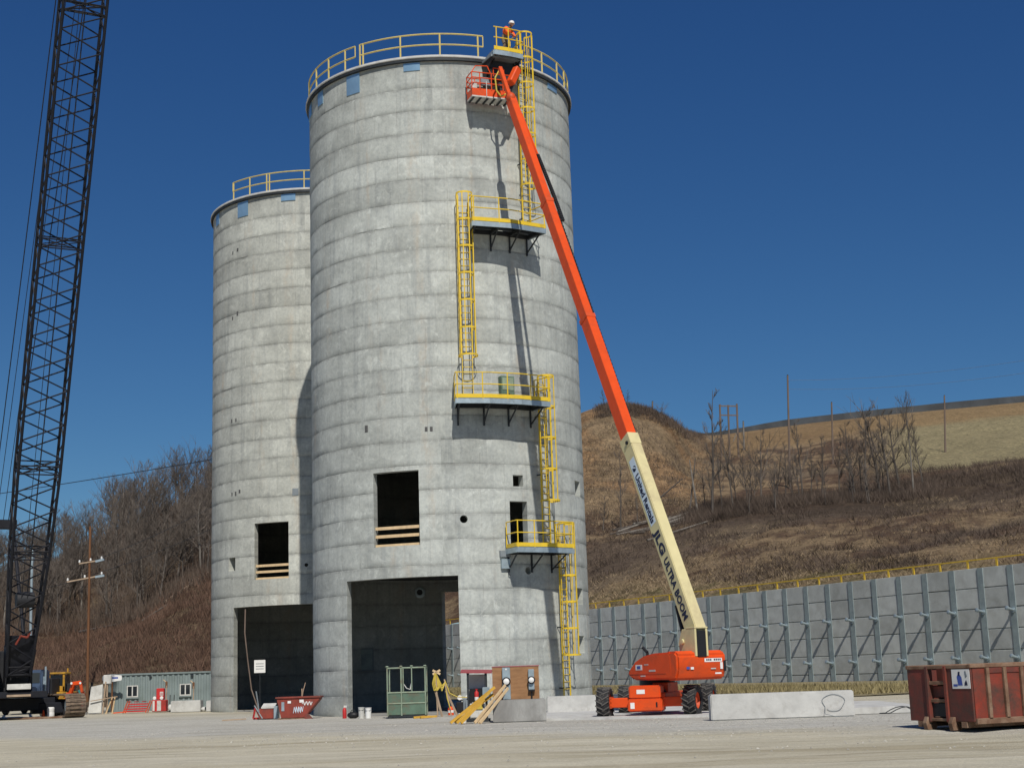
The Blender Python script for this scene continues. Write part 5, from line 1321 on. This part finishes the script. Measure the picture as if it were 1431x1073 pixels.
for k in range(5): tag(MB().bar((-.5,0,0),(.5,.02,.0),.1,.05).build('roof_board', MAT['lumber_yellow'], None, loc=(-17.9-.25*k,96.8+.2*k,zh-.06)), 'yellow board lying on the roof of the site office container', 'board', 'boards on the container roof').rotation_euler.z = .12*k
t = thing('oval_sign', (-25.9, 95.6, 0), 'white oval sign on a wooden post before the site office', 'sign')
MB().bx(-.05,.05,-.04,.04,0,2.0).build('post', MAT['pole'], t)
mb = MB(); poly = [(.62*math.cos(a) if abs(math.cos(a))<.7 else math.copysign(.5+.12*abs(math.cos(a)),math.cos(a)), -.06, 2.12+.22*math.sin(a)) for a in np.linspace(0, 2*math.pi, 24, endpoint=False)]
mb.extrude(poly, (0,.03,0)); sgn = mb.build('plate', MAT['white'], t)
MB().bx(.0,.38,-.066,-.061,2.08,2.18).build('print', MAT['ink_blue'], sgn)
for x_, zt, lab in ((-21.7,1.8,'leaning survey post with orange top near the red pump'), (-20.05,1.7,'wooden post with orange flags before the right container window')):
    t = thing('marker_post', (x_, 92.3, 0), lab, 'post'); MB().bar((0,0,0),(.03,.0,zt-.25),.07,.05).build('post', MAT['wood_old'], t); MB().bx(-.06,.08,-.03,.03,zt-.4,zt).build('flag', MAT['pole'], t, bevel=.03); MB().bar((-.18,0,zt+.1),(0,0,zt-.05),.03,.04).build('stake', MAT['lumber'], t)
t = thing('red_trestle_stack', (-23.1, 90.5, 0), 'stack of red steel trestles lying in front of the site office', 'trestles')
for k in range(4): 
    for y_ in (0,.5): MB().bar((-.7+.1*k,y_,.1+.14*k),(.55+.05*k,y_,.1+.14*k),.06,.07).build('rail', MAT['red'], t)
for x_ in (-.75,.6): 
    for y_ in (0,.5): MB().bar((x_,y_,0),(x_+.28,y_,.72),.06,.05).build('leg', MAT['orange_dirty'], t)
for k in range(3): MB().bar((-.5+.45*k,0,.66),(-.4+.45*k,.5,.66),.05,.05).build('rung', MAT['red'], t)
MB().bar((-1.3,-.05,.05),(-.5,.0,.1),.12,.06).build('loose_bar', MAT['orange'], t)
t = thing('fuel_pump', (-21.65, 90.6, 0), 'red fuel pump with white panel and label in front of the site office', 'fuel pump')
MB().bx(-.42,.4,-.3,.3,.05,.72).build('base_tank', MAT['red'], t, bevel=.03); MB().bx(-.12,.12,-.32,-.302,.1,.68).build('white_panel', MAT['white_dirty'], t); MB().bx(-.38,-.26,-.32,-.302,.1,.68).build('white_panel', MAT['white_dirty'], t)
MB().bx(-.2,.25,-.2,.2,.74,1.4).build('pump_head', MAT['red'], t, bevel=.03)
MB().bx(.02,.22,-.216,-.204,.98,1.2).build('label_plate', MAT['white_dirty'], t); MB().bx(.05,.2,-.222,-.217,1.03,1.06).build('label_line', MAT['red'], t); MB().bx(.05,.2,-.222,-.217,1.1,1.13).build('label_line', MAT['red'], t)
for x_ in (-.28,.14): MB().lathe([(.1,0),(.1,.05),(.05,.06)], 12, (x_,-.25,.84), (0,-1,0)).build('gauge', MAT['white'], t, smooth=True)
t = thing('hand_truck', (-20.95, 90.4, 0), 'black hand truck with white sacks beside the red pump', 'hand truck')
for s in (-.12,.12): MB().bar((s,.1,0),(s,.25,1.0),.04,.04).build('rail', MAT['black'], t)
MB().bx(-.2,.2,-.15,.1,.02,.06).build('toe_plate', MAT['dark_metal'], t); MB().sphere((-.05,-.05,.25),.14,.12,.2).build('sack', MAT['white_dirty'], t, smooth=True); MB().lathe([(.11,-.03),(.11,.03)], 12, (.2,.1,.11), (1,0,0)).build('wheel', MAT['black'], t)
cbox('concrete_block', -20.42, -18.7, 88.0, 88.8, 0, .66, MAT['block'], 'wide pale concrete block left of the far silo', 'concrete block')
cbox('concrete_block', -18.28, -17.3, 87.6, 88.4, 0, .62, MAT['block'], 'narrow concrete block touching the left foot of the far silo', 'concrete block')
t = thing('paper_sack', (-18.5, 88.2, 0), 'torn white sack between the two concrete blocks', 'sack'); MB().sphere((0,0,.14),.22,.15,.14).build('sack', MAT['white_dirty'], t, smooth=True); MB().bx(.05,.2,-.18,-.1,.1,.26).build('torn_end', MAT['dark_metal'], t)
t = thing('wrapped_panels', (-25.65, 91.2, 0), 'stack of white wrapped panels leaning on timber at the container corner', 'panel stack')
for k in range(3): MB().extrude([(-.45+.05*k,-.1+.1*k,.08),(.32,-.1+.1*k,.08),(.36,.05+.1*k,1.75-.12*k),(-.35,.05+.1*k,1.62-.1*k)], (0,.05,0)).build('panel', MAT['white_dirty'], t)
mb = MB(); mb.bar((.42,-.1,0),(.5,.2,1.9),.07,.07); mb.build('prop', MAT['wood_old'], t); mb = MB(); mb.bar((-.3,-.2,.78),(1.3,-.1,1.0),.05,.05); mb.build('prop', MAT['wood_old'], t)
for k in range(2): MB().bar((.6+.4*k,-.1,0),(.95+.15*k,.1,1.0),.06,.06).build('prop', MAT['lumber'], t)
t = thing('utility_box', (-25.3, 92.3, 0), 'white utility box on a post above the wrapped panels', 'utility box')
MB().bx(-.04,.04,-.04,.04,0,1.8).build('post', MAT['wood_old'], t); MB().bx(-.24,.24,-.12,.12,1.75,2.3).build('box', MAT['white_dirty'], t, bevel=.04)
# orange mini excavator, yellow dozer and blue truck behind the crane
t = thing('mini_excavator', (-29.15, 99.5, 0), 'small orange excavator with bent arm behind the crane track', 'excavator'); t.scale = (.9, .9, .97)
MB().bx(-.9,.2,-.5,1.2,.55,1.35).build('house', MAT['orange_dirty'], t, bevel=.1, seg=2)
for s in (-.85,.15): MB().extrude([(s-.15,-.9,.12),(s-.15,-.75,0),(s-.15,1.2,0),(s-.15,1.35,.12),(s-.15,1.35,.38),(s-.15,1.2,.5),(s-.15,-.75,.5),(s-.15,-.9,.38)], (.3,0,0)).build('track', MAT['track'], t, bevel=.02)
MB().bar((-.65,-.5,.75),(-.1,-.9,1.95),.22,.28).build('boom', MAT['orange'], t, bevel=.04); MB().bar((-.25,-.9,1.9),(.45,-1.0,1.98),.2,.26).build('stick', MAT['orange'], t, bevel=.04); MB().bar((.4,-1.0,1.95),(.55,-1.0,1.3),.16,.2).build('arm_end', MAT['orange_dirty'], t, bevel=.03)
for x_ in (-.22,.42): MB().lathe([(.08,0),(.08,.02)], 12, (x_,-1.11,1.95), (0,-1,0)).build('pin', MAT['white'], t)
MB().bar((.3,-.9,1.5),(.45,-.9,1.15),.14,.2).build('coupler', MAT['teal'], t, bevel=.02); MB().extrude([(.1,-1.1,.3),(.6,-1.1,.3),(.66,-1.1,1.05),(.1,-1.1,.9)], (0,.5,0)).build('bucket', MAT['red'], t, bevel=.03)
t = thing('bulldozer', (-32.0, 104.5, 0), 'yellow bulldozer with boxy glazed cab parked behind the crane', 'bulldozer')
MB().bx(-.7,.7,-1.3,2.0,.5,1.35).build('body', MAT['dozer'], t, bevel=.06)
for s in (-1.0,.72): MB().extrude([(s-.2,-1.6,.2),(s-.2,-1.2,0),(s-.2,1.8,0),(s-.2,2.2,.3),(s-.2,1.9,.8),(s-.2,-1.2,.8),(s-.2,-1.6,.5)], (.45,0,0)).build('track', MAT['track'], t, bevel=.03)
cabz = MB(); 
for x_ in (-.5,.5):
    for y_ in (-.55,.6): cabz.bx(x_-.07,x_+.07,y_-.07,y_+.07,1.35,2.55)
cabz.bx(-.62,.62,-.68,.72,2.55,2.68); cabz.bx(-.57,.57,-.62,-.56,1.36,1.75); cab_ = cabz.build('cab', MAT['dozer'], t, bevel=.025)
MB().bx(-.42,.42,-.6,-.57,1.78,2.5).build('windscreen', MAT['glass'], cab_); MB().bx(.565,.6,-.45,.5,1.5,2.5).build('side_window', MAT['glass'], cab_)
MB().tube((.35,.8,1.3),(.35,.8,2.95),.05,8).build('exhaust', MAT['dozer'], t); MB().extrude([(-1.3,-2.0,.05),(-1.3,-1.9,.0),(-1.3,-1.75,.45),(-1.3,-1.95,.95)], (2.6,0,0)).build('blade', MAT['dozer'], t); MB().bx(.62,1.0,-.3,.6,1.36,1.9).build('tank', MAT['crane_frame'], t, bevel=.04)
t = thing('blue_truck', (-32.9, 100.2, 0), 'blue truck cab seen behind the crane boom foot', 'truck')
MB().bx(-1.15,1.15,-.2,1.5,1.2,2.85).build('cab', MAT['truck_blue'], t, bevel=.1, seg=2); hd2 = MB().bx(-.85,.85,-1.5,-.18,.9,1.75).build('hood', MAT['truck_blue'], t, bevel=.08, seg=2)
MB().bx(-.6,.6,-1.53,-1.5,.95,1.6).build('grille', MAT['galv'], hd2); MB().bx(-1.0,1.0,-.225,-.205,2.0,2.65).build('windscreen', MAT['glass'], t); MB().bx(-1.15,1.15,-1.7,-1.55,.5,.8).build('bumper', MAT['galv'], t, bevel=.02)
for s in (-1,1):
    MB().lathe([(.1,-.15),(.42,-.16),(.5,-.1),(.5,.1),(.42,.16),(.1,.15)], 20, (s*.95,-.9,.5), (1,0,0)).build('wheel', MAT['tyre'], t, smooth=True); MB().lathe([(.1,-.15),(.42,-.16),(.5,-.1),(.5,.1),(.42,.16),(.1,.15)], 20, (s*.95,2.8,.5), (1,0,0)).build('wheel', MAT['tyre'], t, smooth=True)
    MB().tube((s*1.22,.3,1.0),(s*1.22,.3,3.05),.07,8).build('exhaust_stack', MAT['galv'], t, smooth=True); MB().bx(s*1.35-.1,s*1.35+.1,-.3,-.25,1.9,2.4).build('mirror', MAT['galv'], t); MB().lathe([(.1,0),(.1,.03)], 12, (s*.72,-1.52,1.2), (0,-1,0)).build('headlight', MAT['white'], t)
MB().bx(-1.1,1.1,1.6,5.5,.9,1.1).build('chassis', MAT['dark_metal'], t); MB().bx(-1.15,1.15,1.9,5.5,1.12,2.3).build('body', MAT['crane_frame'], t, bevel=.04)

# ------------------------------------------------------------------ poles and wires
def hz(x, v): return Vector(hill(x, v)[0])
t = thing('utility_pole', (-36.2, 126, 0), 'reddish-brown utility pole with crossarms on the left slope', 'utility pole')
gz = 1.2
MB().tube((0,0,gz-1),(-.05,0,15.0),.13,10,.09).build('pole', MAT['pole'], t, smooth=True)
for (z_, a, b_) in ((12.0,(-.85,-.3,11.85),(.95,.2,12.15)), (10.7,(-1.8,-.4,10.35),(1.0,.2,10.85))): 
    MB().bar(a, b_, .09, .11).build('crossarm', MAT['wood_old'], t)
    for f in (0.02,.5,.98): 
        q = Vector(a).lerp(Vector(b_), f); MB().lathe([(.06,.08),(.09,.14),(.05,.3)], 8, tuple(q)).build('insulator', MAT['white'], t, smooth=True)
mb = MB(); mb.bar((.5,-.1,12.0),(1.2,-.1,12.15),.2,.18); mb.bar((.5,-.1,10.7),(1.25,-.1,10.8),.2,.18); mb.build('cutout_fuse', MAT['galv'], t)
t = thing('grey_pole', (-39.4, 121, 0), 'thin pale grey pole seen through the crane boom', 'pole')
MB().tube((0,0,0),(-.1,0,12.6),.13,8,.1).build('pole', MAT['galv'], t, smooth=True); MB().lathe([(.13,12.6),(.02,12.75)], 8, (-.1,0,0)).build('cap', MAT['galv'], t)
for a, b_, sag, lab in (((-76.9,160,20.4),(-10,120,21.7),.5,'upper dark power line sloping above the left wood'), ((-36.4,126,11.9),(-24,160,25.5),.8,'thin wire rising from the upper crossarm to the right'), ((-36.4,126,10.8),(-22,150,21.5),.8,'thin wire rising from the lower crossarm to the right'), ((-36.4,126,10.6),(-72,150,9),.6,'thin wire running left from the brown pole')):
    mb = MB(); a, b_ = Vector(a), Vector(b_); pts = [a.lerp(b_, k/16) - zv*(sag*4*(k/16)*(1-k/16)) for k in range(17)]
    tag(mb.path(pts, .035 if 'upper dark' in lab else .02, 4).build('power_line', MAT['dark_metal'], None), lab, 'power line')
def spole(p, top, lab, lean=0, mat='pole_grey', r=.17):
    g = Vector(p); t = thing('utility_pole', g, lab, 'utility pole')
    MB().tube((0,0,-.8),(lean,0,top-g.z),r,9,r*.7).build('pole', MAT[mat], t, smooth=True)
    MB().lathe([(r*.72,0),(r*.4,.12)], 8, (lean,0,top-g.z)).build('cap', MAT['dark_metal'], t)
    return t
def at_xy(x, y):
    """hill height at plan position (nearest of a dense sample)"""
    d2 = (HP[:,0]-x)**2 + (HP[:,1]-y)**2; return Vector((x, y, float(HP[np.argmin(d2), 2])))
spole(at_xy(37.1,200), 40.4, 'tallest dark utility pole standing in the middle of the right slope', .75)
spole(at_xy(49.2,228), 41.3, 'shorter thin pole just right of the tallest pole on the slope', .5)
spole(at_xy(69.0,236), 43.2, 'lone thin pole at the right, standing in the open field', .7)
spole(at_xy(23.0,242), 44.9, 'thin pole on the crest of the bare mound behind the boom', .15)
spole(at_xy(40.9,262), 44.3, 'short pale post beside the timber H-frame near the ridge', .2, 'bark_pale', .2)
g = at_xy(36.5, 250); t = thing('h_frame', g, 'timber H-frame pole structure with two crossbars near the ridge', 'pole structure')
for x_ in (-1.4, 0, 1.5): MB().tube((x_,0,-1),(x_+.3,0,45.4-g.z+(-.1 if x_==0 else .05)),.16,8).build('pole', MAT['pole_grey'], t, smooth=True)
for z_ in (45.2, 43.6): MB().bar((-1.3,0,z_-g.z),(1.95,0,z_-g.z-.15),.15,.2).build('crossbar', MAT['pole_grey'], t)
MB().bar((1.6,0,40.7-g.z),(.8,0,39.0-g.z),.14,.14).build('brace', MAT['bark_pale'], t)
for a, b_, lab in (((37.8,200,39.7),(78,130,33.5),'upper faint power line crossing the sky on the right'), ((37.8,200,38.5),(75,130,31.5),'lower faint power line crossing the sky on the right')):
    mb = MB(); a, b_ = Vector(a), Vector(b_); pts = [a.lerp(b_, k/20) - zv*(2.2*4*(k/20)*(1-k/20)) for k in range(21)]
    tag(mb.path(pts, .016, 4).build('power_line', MAT['galv'], None), lab, 'power line')

# ------------------------------------------------------------------ bare trees
def tree_mesh(seed, H=10.0, spread=.32, nb=15, fork=False, lean=0.0, tw=.011):
    rn = random.Random(seed)
    tr, br = MB(), MB()
    def tube3(mb, p, q, r1, r2, n=4): mb.tube(p, q, r1, n, r2, False)
    pts = []; p = Vector((0,0,-.5)); d = Vector((lean, 0, 1))
    k = 9
    for i in range(k+1):
        pts.append(p.copy()); d = (d + Vector((rn.uniform(-.07,.07), rn.uniform(-.07,.07), .05))).normalized(); p = p + d*((H+.5)/k)
    rad_ = lambda f: .13*(1-f)**.9*(H/10) + .018
    for i in range(k): tube3(tr, pts[i], pts[i+1], rad_(i/k), rad_((i+1)/k), 6)
    def branch(p, d, L, r, lev):
        n = 3 if lev < 2 else 2
        q = p
        for i in range(n):
            d = (d + Vector((rn.uniform(-.22,.22), rn.uniform(-.22,.22), rn.uniform(-.02,.24)))).normalized()
            q2 = q + d*(L/n); tube3(br, q, q2, max(tw, r*(1-i/n*.6)), max(tw*.8, r*(1-(i+1)/n*.6)), 3)
            if lev < 3:
                for _ in range(3 if lev == 1 else (3 if i else 2)):
                    a = rn.uniform(0, 6.28); e = (d + Vector((math.cos(a), math.sin(a), .35))*rn.uniform(.5,.95)).normalized()
                    branch(q2.lerp(q, rn.random()*.6), e, L*rn.uniform(.4,.62), r*.5, lev+1)
            q = q2
    for j in range(nb):
        f = .28 + .70*(j + rn.random()*.6)/nb; i = min(k-1, int(f*k)); q = pts[i].lerp(pts[i+1], f*k-i)
        a = j*2.4 + rn.uniform(-.5,.5); L = H*spread*(1.08-f*.75)*rn.uniform(.7,1.2)
        branch(q, Vector((math.cos(a), math.sin(a), rn.uniform(.5,1.2))).normalized(), L, rad_(f)*.55, 1)
    if fork:
        branch(pts[3], Vector((.6,.2,1)).normalized(), H*.6, rad_(.4)*.8, 1); branch(pts[4], Vector((-.6,-.1,1)).normalized(), H*.5, rad_(.4)*.7, 1)
    return tr, br
PROTO = []
for i, (sd, sp_, nb_, fk) in enumerate(((1,.30,13,False),(2,.36,13,True),(3,.26,12,False),(4,.34,14,True),(5,.30,15,False))):
    tr, br = tree_mesh(sd, 10, sp_, nb_, fk)
    PROTO.append((tr.mesh('trunk', MAT['bark_pale' if i == 2 else 'bark'], True), br.mesh('crown', MAT['bark_red'], False)))
thin = tree_mesh(9, 10, .16, 7, False); PROTO_THIN = (thin[0].mesh('trunk', MAT['bark'], True), thin[1].mesh('crown', MAT['bark_red']))
sl_ = tree_mesh(17, 10, .17, 9, False, 0.0, .014); PROTO_SLIM = (sl_[0].mesh('trunk', MAT['bark'], True), sl_[1].mesh('crown', MAT['bark']))
fk_ = tree_mesh(12, 10, .3, 6, True); PROTO_FORK = (fk_[0].mesh('trunk', MAT['bark'], True), fk_[1].mesh('crown', MAT['bark']))
def plant(proto, p, h, label, group, rz=0, sxy=1.0, lean=(0,0)):
    t = thing('bare_tree', p, label, 'tree', group, rz); s = h/10; t.scale = (s*sxy, s*sxy, s); t.rotation_euler = (lean[0], lean[1], rz)
    link('trunk', proto[0], t); link('crown', proto[1], t); return t
random.seed(21)
# the wood on the left slope
LW = 'leafless tree in the dense bare wood covering the left hillside'
n_ = 0
while n_ < 270:
    x_ = random.uniform(-140, 470); v_ = random.uniform(1.9, 4.15)
    edge_v = np.interp(x_, [-140,60,180,295,470], [1.75,1.8,2.05,2.0,2.0])
    if v_ < edge_v + random.uniform(0,.25): continue
    p = hz(x_, v_); plant(random.choice(PROTO), p, random.uniform(6.8, 9.0) * (1.0 if x_ > 60 else .88), LW, 'bare trees of the left wood', random.uniform(0,6.28), random.uniform(.9,1.25)); n_ += 1
# trees one can tell apart on the right slope
SLIM = []
for sd in (31, 32, 33, 34):
    a_ = tree_mesh(sd, 10, .2, 11, sd == 33, 0.0, .013); SLIM.append((a_[0].mesh('trunk', MAT['bark'], True), a_[1].mesh('crown', MAT['bark_red'])))
for (x_, v_, h, pr, sx2, lab) in (
    (868,2.02,10.5,PROTO_THIN,.8,'slender dark trunk left of the boom, on the mound'), (841,2.05,4.2,SLIM[3],1.1,'small bare tree close to the silo edge on the slope'), (889,1.98,5.5,PROTO_THIN,.8,'thin sapling just left of the cream boom section'),
    (1003,1.9,15.2,PROTO_SLIM,.8,'tall slender tree whose top stands against the sky left of the H-frame'), (1031,1.95,11.5,SLIM[0],.7,'straight trunk below the timber H-frame'), (990,2.0,6.0,PROTO_THIN,.8,'short thin trunk right of the boom above the fallen logs'),
    (1017,1.93,9.0,SLIM[1],.7,'thin tree just right of the tall slender tree'), (1048,2.0,7.5,SLIM[2],.8,'thin bare tree right of the H-frame'),
    (1064,2.1,9.0,SLIM[2],1.0,'forked bare tree midway between H-frame and tallest pole'), (1084,2.05,6.8,SLIM[0],1.0,'low bare tree left of the tallest pole'), (1098,2.0,7.4,SLIM[3],.9,'bare tree standing right before the tallest pole'), (1128,2.05,10.2,SLIM[1],.9,'upright bare tree right of the tallest pole'),
    (1141,2.1,7.0,SLIM[3],1.0,'second bare tree right of the tallest pole'), (1155,2.0,8.2,SLIM[0],.9,'bare tree between the tallest pole and the thicket'), (1176,2.1,7.6,SLIM[2],1.0,'bare tree at the left rim of the thicket'), (1195,1.95,9.6,SLIM[1],1.0,'bare tree just inside the left rim of the thicket'), (1210,1.98,11.2,SLIM[3],1.0,'leftmost tall tree of the bare thicket on the right'),
    (1227,2.02,10.8,SLIM[0],1.1,'broad tree in the middle of the bare thicket'), (1243,1.9,11.2,SLIM[2],1.0,'forked tree in the middle of the bare thicket'), (1262,2.05,10.4,SLIM[1],1.0,'dark tree towards the right of the bare thicket'), (1284,1.9,12.2,PROTO[2],.7,'pale-barked tree at the right rim of the bare thicket'), (1297,2.0,8.0,SLIM[3],.9,'last small tree right of the bare thicket')):
    plant(pr, hz(x_, v_), h, lab, None, random.uniform(0,6.28), sx2)
random.seed(44)
for k in range(24):
    x_ = random.uniform(1185, 1300) if k < 9 else random.uniform(1000, 1190); v_ = random.uniform(1.8, 2.25)
    plant(SLIM[k % 4], hz(x_, v_), random.uniform(3.5, 7.0), 'leafless sapling among the row of bare trees on the right slope', 'saplings of the right slope', random.uniform(0,6.28), .9)
for k in range(5):
    x_ = random.uniform(835, 930); plant(SLIM[k % 4], hz(x_, 3.95), random.uniform(1.6, 3.0), 'small leafless bush tree on the crest of the bare mound', 'bush trees on the mound crest', random.uniform(0,6.28), 1.3)
# leaning dead trunks and fallen logs
for (x_, v_, h, lean, lab) in ((966,2.02,7.0,(0,.16),'dead broken trunk leaning right above the fallen logs'), (976,2.0,6.8,(0,-.1),'pale dead trunk crossing the leaning one'), (905,2.3,6.0,(0,.9),'dead branch leaning far to the right behind the boom')):
    g = hz(x_, v_); t = thing('dead_trunk', g, lab, 'tree trunk'); t.rotation_euler = (0, lean[1], 0)
    MB().tube((0,0,-.4),(0,0,h),.15,7,.06).build('trunk', MAT['bark_pale' if 'pale' in lab else 'bark'], t, smooth=True); MB().tube((0,0,h*.7),(.4,0,h*.7+.7),.05,5,.03).build('snag', MAT['bark'], t)
logs = [(920,1.98,985,2.04,.24,'bark_pale','largest pale fallen log in the pile beside the boom'), (910,1.9,960,1.97,.2,'bark_pale','second pale log below the largest fallen log'), (855,1.97,905,1.99,.17,'bark','dark fallen log left of the boom'), (862,1.93,890,1.97,.13,'bark_pale','short pale log left of the boom'), (930,1.93,1000,2.0,.16,'bark','dark fallen log under the pale ones'), (905,1.72,1005,1.83,.13,'bark_pale','long thin pale log lying below the log pile'), (850,1.9,880,1.93,.12,'bark','small dark log at the left end of the log pile'),
    (985,1.96,1050,2.06,.2,'bark','dark log continuing the pile right of the pale ones'), (1020,1.9,1090,1.98,.18,'bark','dark log lying below the H-frame'), (1075,1.98,1140,2.05,.2,'bark','dark log under the tallest pole'), (1120,1.92,1185,1.98,.18,'bark','dark log left of the thicket'), (1170,2.0,1240,2.06,.2,'bark','long dark log running into the thicket'), (1230,1.93,1290,1.98,.17,'bark','dark log at the right end of the pile')]
rl = random.Random(77)
for k in range(34):
    xa = rl.uniform(850, 1285); L_x = rl.uniform(18, 60); va = 1.9 + rl.uniform(-.05, .1) + (xa-850)*.0001; sl_v = rl.uniform(-.05, .09)
    logs.append((xa, va, xa+L_x, va+sl_v, rl.uniform(.07,.16), 'bark' if rl.random() < .8 else 'bark_pale', None))
for (xa, va, xb, vb, r_, m_, lab) in logs:
    a, b_ = hz(xa, va) + zv*(.12), hz(xb, vb) + zv*(.2); tag(MB().tube((0,0,0), b_-a, r_, 8, r_*.75).build('fallen_log', MAT[m_], None, smooth=True, loc=a), lab or 'thin fallen trunk in the long brush pile below the bare trees', 'log', None if lab else 'trunks in the brush pile')
for (xa, va, xb, vb, r_, lab) in ((110,1.85,160,1.95,.16,'fallen log at the left end of the clearing edge'), (165,1.98,215,2.0,.18,'long fallen log along the middle of the clearing edge'), (232,1.98,292,2.03,.2,'pale fallen log near the far silo on the left slope'), (262,2.06,294,2.1,.15,'short fallen log above the pale one on the left slope'), (200,1.72,236,1.8,.13,'small log lying lower on the left slope')):
    a, b_ = hz(xa, va) + zv*.3, hz(xb, vb) + zv*.4; tag(MB().tube((0,0,0), b_-a, r_, 8, r_*.7).build('fallen_log', MAT['wood_old' if 'pale' in lab else 'bark'], None, smooth=True, loc=a), lab, 'log')

# ------------------------------------------------------------------ scrub and dry grass on the slopes
rng = np.random.default_rng(8)
def scatter(n, x0, x1, v0, v1): 
    x = rng.uniform(x0, x1, n); v = rng.uniform(v0, v1, n); return x, v, hill(x, v)
def clump(P, per, hmin, hmax, spread, w, lean):
    n = len(P); Q = np.repeat(P, per, 0); m = len(Q); hh = np.repeat(rng.uniform(hmin, hmax, n), per)*rng.uniform(.5, 1.1, m)
    Q = Q + np.stack([rng.normal(0, spread, m), rng.normal(0, spread, m), np.zeros(m)-.1], 1)
    return blades(Q[:,0], Q[:,1], Q[:,2], hh, rng.uniform(.6,1.4,m)*w, lean)
MAT['scrub'] = pm('bare_scrub', (.105,.078,.06), .95, 0, var=.5, scale=.12)
MAT['scrub_red'] = pm('reddish_scrub', (.125,.075,.052), .95, 0, var=.45, scale=.15)
MAT['hay'] = pm('dead_grass', (.29,.22,.135), .95, 0, var=.4, scale=.2)
x, v, P = scatter(7500, 660, 1560, .8, 2.2); k = (fbm(P[:,0]*.16, P[:,1]*.09, 21) + rng.uniform(-.1,.1,len(P)) < .5); S1 = clump(P[k], 12, .25, .9, .4, .05, .9)
x, v, P = scatter(2600, 960, 1310, 1.82, 2.12); S2 = clump(P, 16, .6, 1.7, .5, .055, .6)
x, v, P = scatter(1300, 835, 985, 3.6, 4.02); S3 = clump(P, 14, .35, 1.0, .5, .07, .6)
x, v, P = scatter(1700, 1180, 1560, 1.9, 2.5); S4 = clump(P, 14, .4, 1.2, .5, .06, .6)
x, v, P = scatter(700, 820, 985, 2.2, 3.5); S5 = clump(P, 12, .3, .9, .5, .06, .6)
blade_obj('scrub', np.concatenate([S1, S2, S3, S4, S5]), MAT['scrub'])
x, v, P = scatter(6000, 660, 1560, .35, 1.9); k = (fbm(P[:,0]*.09, P[:,1]*.09, 21) + rng.uniform(-.06,.06,len(P)) > .5); H1 = clump(P[k], 8, .15, .5, .5, .05, 1.1)
x, v, P = scatter(1800, 815, 1000, 2.0, 3.7); H2 = clump(P, 8, .15, .5, .4, .06, 1.1)
blade_obj('dead_grass', np.concatenate([H1, H2]), MAT['hay'])
x, v, P = scatter(5200, -200, 470, .5, 2.15); S6 = clump(P, 14, .4, 1.3, .45, .07, .5)
x, v, P = scatter(4200, -200, 470, 1.9, 4.1); S7 = clump(P, 14, 1.0, 3.2, .7, .07, .35)
blade_obj('slope_scrub', S6, MAT['scrub_red']); blade_obj('wood_undergrowth', S7, MAT['scrub'])
